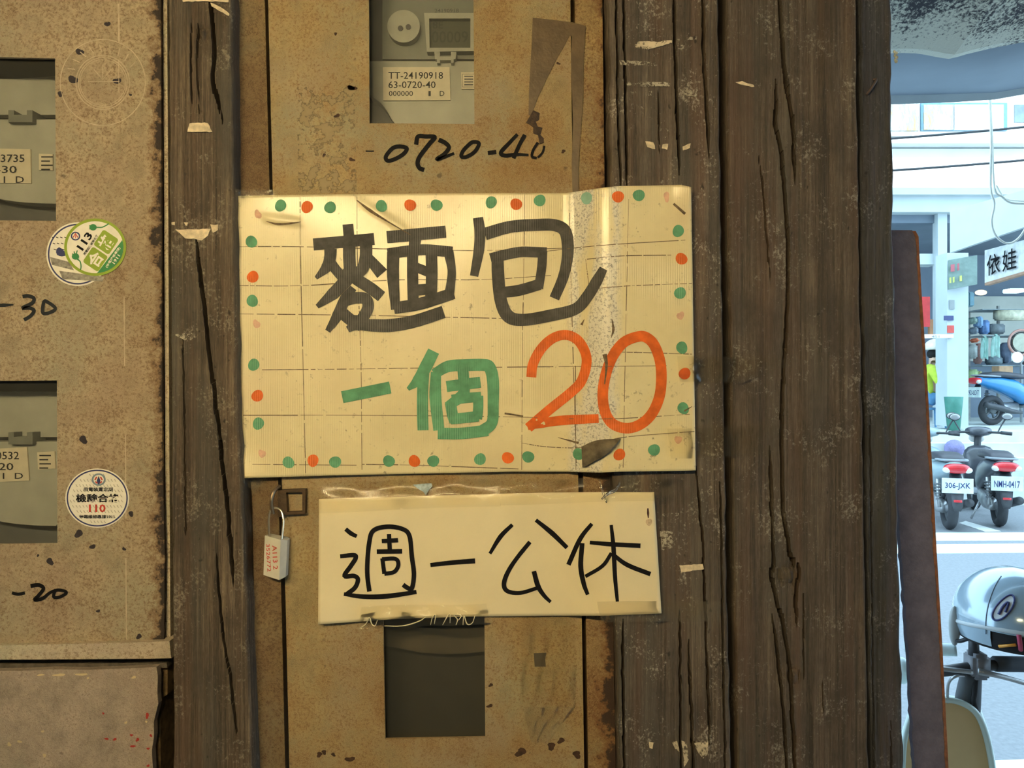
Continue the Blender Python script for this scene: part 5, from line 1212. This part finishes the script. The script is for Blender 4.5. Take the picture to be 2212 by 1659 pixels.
# ------------------------------------------------------------------ person sitting by the pillar
def person():
    d = 11.5; pt = lambda a, b, dy=0.0: np.array(PD(a, b, d + dy))
    J = {'pelvis': pt(2012, 862), 'belly': pt(2009, 838), 'chest': pt(2008, 808), 'neck': pt(2013, 788), 'head': pt(2020, 766), 'crown': pt(2021, 748),
         'sl': pt(2012, 797, -.17), 'el': pt(2026, 826, -.22), 'wl': pt(2040, 842, -.16), 'hl': pt(2047, 843, -.14),
         'sr': pt(2010, 797, .17), 'er': pt(2024, 826, .22), 'wr': pt(2038, 842, .16), 'hr': pt(2045, 843, .14),
         'kl': pt(2046, 852, -.12), 'al': pt(2044, 908, -.12), 'tl': pt(2058, 916, -.12), 'kr': pt(2044, 854, .12), 'ar': pt(2040, 908, .12), 'tr': pt(2054, 916, .12),
         'pl': pt(2013, 864, -.09), 'pr': pt(2013, 864, .09)}
    E = [('pelvis', 'belly'), ('belly', 'chest'), ('chest', 'neck'), ('neck', 'head'), ('head', 'crown'), ('chest', 'sl'), ('sl', 'el'), ('el', 'wl'), ('wl', 'hl'), ('chest', 'sr'), ('sr', 'er'), ('er', 'wr'), ('wr', 'hr'),
         ('pelvis', 'pl'), ('pl', 'kl'), ('kl', 'al'), ('al', 'tl'), ('pelvis', 'pr'), ('pr', 'kr'), ('kr', 'ar'), ('ar', 'tr')]
    R = dict(pelvis=.13, belly=.125, chest=.135, neck=.055, head=.085, crown=.08, sl=.065, sr=.065, el=.045, er=.045, wl=.032, wr=.032, hl=.035, hr=.035, pl=.095, pr=.095, kl=.065, kr=.065, al=.042, ar=.042, tl=.035, tr=.035)
    K = list(J); me = bpy.data.meshes.new('person'); me.from_pydata([tuple(J[k]) for k in K], [(K.index(a), K.index(b)) for a, b in E], [])
    o = bpy.data.objects.new('tmp', me); COL.objects.link(o)
    m = o.modifiers.new('s', 'SKIN'); s2 = o.modifiers.new('u', 'SUBSURF'); s2.levels = 1
    for i, k in enumerate(K):
        me.skin_vertices[0].data[i].radius = (R[k], R[k]); me.skin_vertices[0].data[i].use_root = (k == 'pelvis')
    dg = bpy.context.evaluated_depsgraph_get(); dg.update()
    em_ = bpy.data.meshes.new_from_object(o.evaluated_get(dg)); V = np.array([tuple(v.co) for v in em_.vertices]); Fc = [tuple(p.vertices) for p in em_.polygons]
    bpy.data.objects.remove(o, do_unlink=True)
    root = empty('person', (float(J['pelvis'][0]), float(J['pelvis'][1]), 0.95), 'person in yellow-green top and blue trousers sitting beside the shop pillar', 'person')
    mats = [M('skin', (0.62, 0.40, 0.29), 0.6), M('yellow_green_shirt', (0.52, 0.66, 0.06), 0.8), M('blue_trousers', (0.10, 0.26, 0.46), 0.8)]
    ob = mk('body', V, Fc, mats, root, smooth=True)
    seg = [(J[a], J[b], 0 if (b in ('head', 'crown', 'wl', 'hl', 'wr', 'hr') or a == 'head') else 2 if b in ('pl', 'pr', 'kl', 'kr', 'al', 'ar', 'tl', 'tr') else 1) for a, b in E]
    for p, f in zip(ob.data.polygons, Fc):
        c = V[list(f)].mean(0); best = (9, 0)
        for a, b, mi in seg:
            t = np.clip((c - a).dot(b - a) / ((b - a).dot(b - a) + 1e-9), 0, 1); q = np.linalg.norm(c - a - t * (b - a))
            best = min(best, (q, mi))
        p.material_index = best[1]
    h = J['head'] + np.array((0, 0, 0.03))
    mk('helmet', *ellipsoid(h + (0.0, 0, 0.07), (0.155, 0.145, 0.135), 22, 9, -12, 90), M('white_helmet', (0.82, 0.76, 0.66), 0.35), root, smooth=True)
    mk('face_mask', *ellipsoid(h + (0.06, 0, -0.07), (0.06, 0.075, 0.05), 16, 10), M('blue_mask', (0.20, 0.34, 0.58), 0.8), root, smooth=True)
    for s in (-1, 1): mk('eye', *ellipsoid(h + (0.085, 0.034 * s, -0.01), (0.008, 0.014, 0.008), 10, 6), m_black, root)
    mk('nose', *ellipsoid(h + (0.10, 0, -0.035), (0.016, 0.013, 0.02), 10, 6), mats[0], root, smooth=True)
    mk('ear', *ellipsoid(h + (0.0, -0.088, -0.02), (0.022, 0.012, 0.034), 10, 6), mats[0], root, smooth=True)
    mk('hair', *ellipsoid(h + (-0.03, 0, -0.02), (0.085, 0.09, 0.08), 14, 9), m_black, root, smooth=True)
    for side, w in (('l', 'wl'), ('r', 'wr')):
        c = J['h' + side]
        for k in range(4):
            mk('finger', *tube([c + (0.01, 0.012 * (k - 1.5), 0), c + (0.05, 0.014 * (k - 1.5), -0.01), c + (0.07 - .005 * abs(k - 1.3), 0.014 * (k - 1.5), -0.035)], [0.010, 0.009, 0.007], 7, 3), mats[0], root, smooth=True)
        mk('thumb', *tube([c + (-0.005, 0.02, 0.01), c + (0.025, 0.035, 0.015), c + (0.05, 0.034, 0.0)], [0.011, 0.010, 0.008], 7, 3), mats[0], root, smooth=True)
    bp = J['chest'] + np.array((0.17, -0.05, -0.08))
    bg_ = tag(mk('shoulder_bag', *bevbox(bp[0] - .07, bp[0] + .09, bp[1] - .16, bp[1] - .06, bp[2] - .2, bp[2] + .16, 0.035, 3), M('grey_bag', (0.40, 0.37, 0.42), 0.8, var=0.2), smooth=True), 'grey bag held at the chest of the seated person', 'bag')
    st_ = empty('stool', (float(J['pelvis'][0]), float(J['pelvis'][1]), 0.95), 'low plastic stool under the seated person', 'stool')
    zt = J['pelvis'][2] - 0.13
    mk('seat', *bevbox(J['pelvis'][0] - .14, J['pelvis'][0] + .14, J['pelvis'][1] - .14, J['pelvis'][1] + .14, zt - .03, zt, 0.01), M('stool_blue', (0.12, 0.3, 0.5), 0.5), st_)
    for sx in (-1, 1):
        for sy in (-1, 1):
            mk('leg', *tube([(J['pelvis'][0] + .11 * sx, J['pelvis'][1] + .11 * sy, zt - .02), (J['pelvis'][0] + .14 * sx, J['pelvis'][1] + .14 * sy, 0.95)], 0.016, 8, 1), M('stool_leg', (0.12, 0.3, 0.5), 0.5), st_)
person()

# ------------------------------------------------------------------ scooters
m_tyre = M('tyre_rubber', (0.035, 0.037, 0.042), 0.8); m_rim = M('wheel_rim', (0.18, 0.19, 0.20), 0.45, 0.4); m_plastic = M('black_plastic', (0.045, 0.048, 0.055), 0.5); m_seatv = M('seat_vinyl', (0.05, 0.05, 0.06), 0.5)
m_lens = M('red_lens', (0.65, 0.03, 0.04), 0.25, **{'Coat Weight': 0.5}); m_clearlens = M('pale_lens', (0.75, 0.72, 0.68), 0.2); m_steel = M('bare_steel', (0.45, 0.46, 0.47), 0.35, 0.7); m_platew = M('plate_white', (0.70, 0.80, 0.78), 0.5); m_amber = M('amber_lens', (0.75, 0.38, 0.03), 0.3)
def superring(c, rx, rz, y, n=16, e=2.6):
    return [(c[0] + rx * math.copysign(abs(math.cos(t)) ** (2 / e), math.cos(t)), y, c[1] + rz * math.copysign(abs(math.sin(t)) ** (2 / e), math.sin(t))) for t in np.linspace(0, 2 * math.pi, n, endpoint=False)]
def scooter(loc, heading, col, label, text, grey=(0.30, 0.33, 0.36), mud=True):
    """built facing +y, rear axle over the origin"""
    r = empty('scooter', loc, label, 'scooter', 'parked scooters', math.radians(heading))
    pm = M('scooter_paint', col, 0.3, var=0.05, **{'Coat Weight': 0.4}); gm = M('scooter_trim', grey, 0.5)
    L = lambda nm, g, m, par=r, s=True: mk(nm, *g, m, par, True, s)
    for nm, y in (('rear_wheel', 0.0), ('front_wheel', 1.27)):
        w = L(nm, torus((0, y, 0.235), 0.185, 0.052, 'x', 36, 12), m_tyre)
        L('rim', join(torus((0, y, 0.235), 0.14, 0.018, 'x', 28, 8), disc_cyl((0, y, 0.235), 0.05, 0.09), *[tube([(0, y, 0.235), (0, y + .14 * math.cos(t), 0.235 + .14 * math.sin(t))], 0.016, 6, 1) for t in np.linspace(0, 6.28, 6)[:5]]), m_rim, w)
    # tail body
    secs = [(-0.33, .70, .035, .03), (-0.28, .705, .085, .055), (-0.12, .68, .125, .085), (0.10, .64, .145, .12), (0.35, .58, .15, .15), (0.52, .50, .14, .16), (0.60, .44, .12, .14)]
    L('tail_body', loft([superring((0, z), rx, rz, y) for y, z, rx, rz in secs]), pm)
    s = [(-0.22, .765, .09, .025), (-0.10, .79, .125, .045), (0.1, .80, .14, .05), (0.3, .785, .14, .05), (0.48, .77, .12, .045), (0.56, .755, .08, .025)]
    L('seat', loft([superring((0, z), rx, rz, y, 16, 3) for y, z, rx, rz in s]), m_seatv)
    L('grab_rail', tube([(-.12, 0.05, .77), (-.13, -.18, .78), (-.08, -.30, .785), (.08, -.30, .785), (.13, -.18, .78), (.12, .05, .77)], 0.013, 8), gm)
    tl = L('tail_light', loft([superring((0, .70), rx, rz, y, 18, 2.4) for y, rx, rz in ((-.30, .13, .055), (-.345, .12, .05), (-.365, .08, .03))]), m_lens)
    for sx in (-1, 1): L('turn_signal', ellipsoid((sx * .10, -.335, .685), (.045, .03, .032), 12, 8), m_clearlens, tl)
    L('plate_bracket', loft([superring((0, .50), .075, .012, -.30), superring((0, .62), .06, .03, -.25)]), m_plastic)
    pl = L('number_plate', bevbox(-.15, .15, -.345, -.338, .44, .60, 0.003, 1), m_platew, r, False)
    L('lettering', text_plane(text, (0, -.347, .515), (1, 0, 0), (0, 0, 1), .24, .075), m_navy, pl, False)
    if mud: L('mudguard', loft([[(-.06, -.335, .44), (.06, -.335, .44), (.06, -.325, .44), (-.06, -.325, .44)], [(-.05, -.35, .30), (.05, -.35, .30), (.05, -.34, .30), (-.05, -.34, .30)], [(-.03, -.345, .25), (.03, -.345, .25), (.03, -.335, .25), (-.03, -.335, .25)]]), m_plastic); L('reflector', bevbox(-.04, .04, -.358, -.345, .345, .37, 0.003, 1), m_lens)
    sk = L('shock_absorber', tube([(-.10, -.02, .24), (-.11, .02, .55)], 0.022, 10, 1), m_steel)
    L('spring', join(*[torus((-.10 - .01 * t, -.02 + .04 * t, .33 + .17 * t), .03, .008, 'z', 16, 6) for t in np.linspace(0, 1, 6)]), m_rim, sk)
    L('engine_case', loft([superring((-.07, .25), .05, .07, -.03), superring((-.08, .26), .06, .09, .2), superring((-.05, .28), .07, .09, .5)]), m_steel)
    L('exhaust', tube([(.12, .45, .20), (.13, .25, .22), (.14, .05, .27), (.14, -.25, .33)], [.02, .04, .05, .045], 12), m_plastic)
    L('floorboard', bevbox(-.15, .15, .55, .92, .27, .33, 0.02), gm); L('leg_shield', loft([superring((0, .55), .17, .24, .93, 18, 3), superring((0, .58), .19, .26, .99, 18, 3), superring((0, .60), .12, .20, 1.06, 18, 3)]), pm)
    L('front_fender', loft([[(sx * .06 * (1 if abs(sx) < 2 else 1), 1.27 + .25 * math.cos(t), .235 + .25 * math.sin(t)) for sx in (-1, -.5, .5, 1)] for t in np.linspace(0.3, 2.6, 10)], False, False), pm)
    L('steering_column', tube([(0, 1.22, .42), (0, 1.04, .98)], 0.04, 10, 1), m_plastic)
    L('handlebar_cover', loft([superring((0, 1.0), .06, .04, .97), superring((0, 1.01), .15, .06, 1.03), superring((0, .99), .10, .06, 1.12)]), pm)
    L('handlebar', tube([(-.34, .93, .99), (-.2, .99, 1.0), (0, 1.02, 1.0), (.2, .99, 1.0), (.34, .93, .99)], 0.015, 8), m_plastic)
    for sx in (-1, 1):
        L('grip', tube([(sx * .34, .93, .99), (sx * .23, .975, 1.0)], 0.022, 8, 1), m_plastic)
        mr = L('mirror', ellipsoid((sx * .30, .99, 1.20), (.065, .015, .045), 16, 10), m_plastic)
        L('mirror_stalk', tube([(sx * .2, .99, 1.0), (sx * .25, 1.01, 1.1), (sx * .30, 1.0, 1.19)], 0.008, 6), m_plastic, mr)
        L('mirror_glass', ellipsoid((sx * .30, .978, 1.20), (.055, .008, .037), 16, 8), m_steel, mr)
    L('headlight', ellipsoid((0, 1.13, .92), (.09, .04, .06), 16, 10), m_clearlens)
    L('side_stand', tube([(-.10, .45, .22), (-.2, .40, .01)], 0.012, 6, 1), m_steel)
    return r
def ground(px, py): # road point under a pixel
    d = ZC * F / (py - 829.5); p = PD(px, py, d); return (p[0], p[1], 0.0)
scooter(ground(2050, 1143), -16, (0.30, 0.40, 0.44), 'pale blue parked scooter nearest the rusty strip, seen from behind', '306-JXK')
scooter(ground(2158, 1137), -20, (0.07, 0.075, 0.09), 'dark parked scooter with red tail light near the right edge', 'NMH-0417')
pC = PD(2142, 919, 12.2); scooter((pC[0], pC[1], 0.95), -78, (0.03, 0.22, 0.50), 'bright blue scooter parked on the raised pavement', '892-LDT', mud=False)
pE = PD(2030, 960, 10.0 - 0.9); 
good('bagged_bundle', ellipsoid((PD(2070, 915, 10.2)[0], 10.29 - D, 0.62 + .12), (.13, .10, .12), 16, 10), M('violet_bag', (0.24, 0.22, 0.42), 0.6, var=0.2, bump=0.5, bdist=0.02), 'violet plastic bundle on the steps', 'bundle', True)
good('rubbish_bag', ellipsoid((PD(2045, 935, 9.9)[0], 9.9 - D, 0.17), (.16, .16, .18), 16, 10), M('pale_bag', (0.45, 0.55, 0.55), 0.5, var=0.3, bump=0.6, bdist=0.03), 'pale grey-blue bag at the foot of the steps', 'bag', True)
good('planter', join(loft([[(PD(2060, 868, 10.82)[0] + s * math.cos(t), 10.82 - D + s * math.sin(t), z) for t in np.linspace(0, 6.28, 17)[:16]] for s, z in ((.08, .95), (.11, 1.3), (.12, 1.42))])), M('green_planter', (0.06, 0.22, 0.17), 0.6), 'dark green tub beside the foot of the pillar', 'tub', True)

# near scooter with a helmet on its mirror, close to the opening
DN = 1.9
ns = empty('scooter', (PD(2090, 1500, DN)[0], DN - D + 0.1, 0.0), 'cream and pale green scooter close by the opening with a helmet on it', 'scooter', 'parked scooters')
q = lambda a, b, dy=0.0: PD(a, b, DN + dy)
m_tan = M('tan_shield', (0.66, 0.46, 0.22), 0.45, var=0.08, scale=6); m_mint = M('pale_mint_paint', (0.55, 0.66, 0.62), 0.35, var=0.05)
arch = [(1948, 1700), (1950, 1640), (1956, 1585), (1975, 1535), (2010, 1515), (2050, 1512), (2085, 1522), (2112, 1545), (2130, 1590), (2142, 1650), (2148, 1720), (2152, 1900), (2140, 2150), (1960, 2150), (1946, 1900)]
def arch_shell(pts, d0, d1, grow):
    c = np.mean(np.array(pts), 0); n = len(pts)
    rings = []
    for t in np.linspace(0, 1, 5):
        d = d0 + (d1 - d0) * t; g = 1 + grow * math.sin(t * math.pi / 2)
        rings.append([PD(c[0] + (a - c[0]) * g, c[1] + (b - c[1]) * g, d) for a, b in pts])
    return loft(rings, True)
mk('inner_shield', *arch_shell(arch, DN + 0.02, DN + 0.05, -0.02), m_tan, ns, smooth=False)
mk('leg_shield', *arch_shell([(1100 * 0 + a + (6 if a > 2050 else -6), b - 6 if b < 1560 else b) for a, b in arch], DN + 0.04, DN + 0.16, 0.03), m_mint, ns, smooth=True)
rimp = [q(a, b, 0.015) for a, b in arch[:13]]
mk('shield_rim', *tube(rimp, 0.0075, 8), m_mint, ns, smooth=True)
mk('steering_column', *tube([q(2100, 1445), q(2090, 1520, 0.06), q(2075, 1700, 0.10)], [0.022, 0.03, 0.035], 12), m_plastic, ns, smooth=True)
mk('handlebar', *tube([q(2020, 1452, 0.02), q(2060, 1447), q(2105, 1440), q(2160, 1437), q(2290, 1440, 0.05)], 0.013, 10), m_plastic, ns, smooth=True)
mk('grip', *tube([q(2150, 1434, -0.005), q(2300, 1436, 0.03)], 0.019, 12), M('grip_rubber', (0.06, 0.075, 0.10), 0.7), ns, smooth=True)
mk('switch_block', *bevbox(q(2090, 0)[0], q(2128, 0)[0], DN - D - .03, DN - D + .025, q(0, 1462)[2], q(0, 1408)[2], 0.008), M('switch_grey', (0.20, 0.205, 0.23), 0.5), ns, smooth=True)
mk('brake_lever', *tube([q(2112, 1450, -.03), q(2140, 1456, -.04), q(2180, 1466, -.035), q(2260, 1490, -.02)], [.009, .007, .006, .006], 8), m_steel, ns, smooth=True)
mk('brake_lever', *tube([q(2100, 1452, -.03), q(2065, 1448, -.03), q(2030, 1444, -.02)], .006, 8), m_steel, ns, smooth=True)
mk('control_cable', *tube([q(2108, 1462, -.01), q(2106, 1495, .0), q(2104, 1515, .02), q(2112, 1545, .03)], .006, 8), m_black, ns, smooth=True)
mk('control_cable', *tube([q(2085, 1460, -.01), q(2062, 1462, -.02), q(2048, 1480, .0), q(2046, 1530, .03)], .0035, 8), m_steel, ns, smooth=True)
ml = mk('mirror', *ellipsoid(q(2062, 1352, 0.03), (.014, .012, .05), 14, 10), M('mirror_back', (0.35, 0.38, 0.38), 0.35), ns, smooth=True)
mk('mirror_stalk', *tube([q(2104, 1410), q(2100, 1380), q(2070, 1385, .02), q(2062, 1372, .03)], 0.005, 8), m_plastic, ml, smooth=True)
mk('mirror_post', *tube([q(2104, 1420), q(2103, 1366)], [0.013, 0.011], 10, 1), m_plastic, ns, smooth=True)
mk('left_grip', *tube([q(2066, 1404, 0.12), q(2020, 1402, 0.14), q(1955, 1395, 0.16)], 0.016, 10), M('pale_grip', (0.50, 0.60, 0.60), 0.5), ns, smooth=True)
mk('headlight_shell', *ellipsoid(q(1948, 1448, 0.18), (.024, .03, .035), 16, 10), M('pale_shell', (0.56, 0.66, 0.66), 0.3), ns, smooth=True)
mk('seat', *bevbox(q(1930, 0)[0], q(2060, 0)[0], DN - D - .62, DN - D - .15, .66, .74, 0.03, 3), m_seatv, ns, smooth=True)
mk('seat_body', *bevbox(q(1945, 0)[0], q(2045, 0)[0], DN - D - .60, DN - D - .18, .34, .66, 0.04, 3), m_mint, ns, smooth=True)
mk('floorboard', *bevbox(q(1945, 0)[0], q(2060, 0)[0], DN - D - .2, DN - D + .12, .24, .30, 0.02), m_tan, ns)
for nm, y in (('rear_wheel', DN - D - .45), ('front_wheel', DN - D + .42)):
    mk(nm, *torus((q(1998, 0)[0], y, .235), .185, .05, 'x', 30, 10), m_tyre, ns, smooth=True)
mk('front_fork', *tube([q(2075, 1700, .10), (q(1998, 0)[0], DN - D + .40, .26)], .03, 10, 1), m_plastic, ns, smooth=True)
# helmet
hm = empty('helmet', q(2185, 1372), 'silver-blue open helmet with an oval emblem hung on the near scooter', 'helmet')
hc = np.array(q(2190, 1338, 0.0)); RX = 115 / (F / DN)
m_helm = M('silver_blue_shell', (0.36, 0.47, 0.55), 0.18, 0.25, var=0.05, **{'Coat Weight': 0.8})
shell = []
for v in np.radians(np.linspace(-1, 90, 14)):
    shell.append([(hc[0] + RX * math.cos(v) * math.cos(u), hc[1] + RX * 1.1 * math.cos(v) * math.sin(u), hc[2] + RX * (0.98 * math.sin(v))) for u in np.linspace(0, 2 * math.pi, 36, endpoint=False)])
mk('shell', *loft(shell, False), m_helm, hm, smooth=True)
mk('shell_edge', *tube([(hc[0] + RX * .975 * math.cos(u), hc[1] + RX * 1.075 * math.sin(u), hc[2] - RX * .03 - .010 * math.cos(2 * u + 1.2)) for u in np.linspace(0, 2 * math.pi, 30)], 0.006, 8, 2), M('edge_trim', (0.55, 0.60, 0.62), 0.4), hm, smooth=True)
mk('lining', *ellipsoid(hc + (0, 0, -.01), (RX * .96, RX * 1.04, RX * .85), 30, 12, -20, 80), m_black, hm, smooth=True)
mk('neck_band', *loft([[(hc[0] + RX * k * math.cos(u), hc[1] + RX * 1.06 * k * math.sin(u), hc[2] + z) for u in np.linspace(2.2, 3.75, 16)] for k, z in ((1.0, .01), (.99, -.02), (.93, -.042))], False, False), m_helm, hm, smooth=True)
def on_helm(u, v, k=1.004): return (hc[0] + RX * k * math.cos(v) * math.cos(u), hc[1] + RX * 1.1 * k * math.cos(v) * math.sin(u), hc[2] + RX * k * 0.98 * math.sin(v))
uc, vc = -2.35, 0.45
ov = [(uc + .20 * math.cos(t) * .8 + .06 * math.sin(t), vc + .26 * math.sin(t) * .9 + .10 * math.cos(t)) for t in np.linspace(0, 2 * math.pi, 25)]
mk('emblem_ring', *tube([on_helm(u, v, 1.01) for u, v in ov], 0.0022, 6, 2), m_navy, hm, smooth=True)
em_c = [on_helm(uc, vc, 1.012)] + [on_helm(uc + (u - uc) * .9, vc + (v - vc) * .9, 1.008) for u, v in ov[:-1]]
mk('emblem_field', em_c, [(0, i, i % 24 + 1) for i in range(1, 25)], M('emblem_silver', (0.62, 0.64, 0.66), 0.3), hm)
mk('emblem_mark', *tube([on_helm(uc - .07, vc - .14, 1.02), on_helm(uc - .01, vc + .02, 1.02), on_helm(uc + .07, vc + .10, 1.02), on_helm(uc + .03, vc - .08, 1.02)], 0.003, 6, 5), m_navy, hm, smooth=True)
mk('chin_strap', *tube([on_helm(-2.12, .02, 1.0), on_helm(-2.10, -.14, 1.0), on_helm(-2.08, -.30, .95)], .005, 8), M('red_strap', (0.48, 0.06, 0.12), 0.6), hm, smooth=True)
mk('strap_buckle', *tube([on_helm(-2.42, -.28, 1.0), on_helm(-2.16, -.18, 1.0)], .0035, 8, 1), M('orange_buckle', (0.75, 0.32, 0.04), 0.5), hm, smooth=True)
mk('seam_line', *tube([on_helm(-2.62, v, 1.003) for v in np.linspace(-.1, 1.1, 9)], .0012, 6, 2), m_cyan, hm)
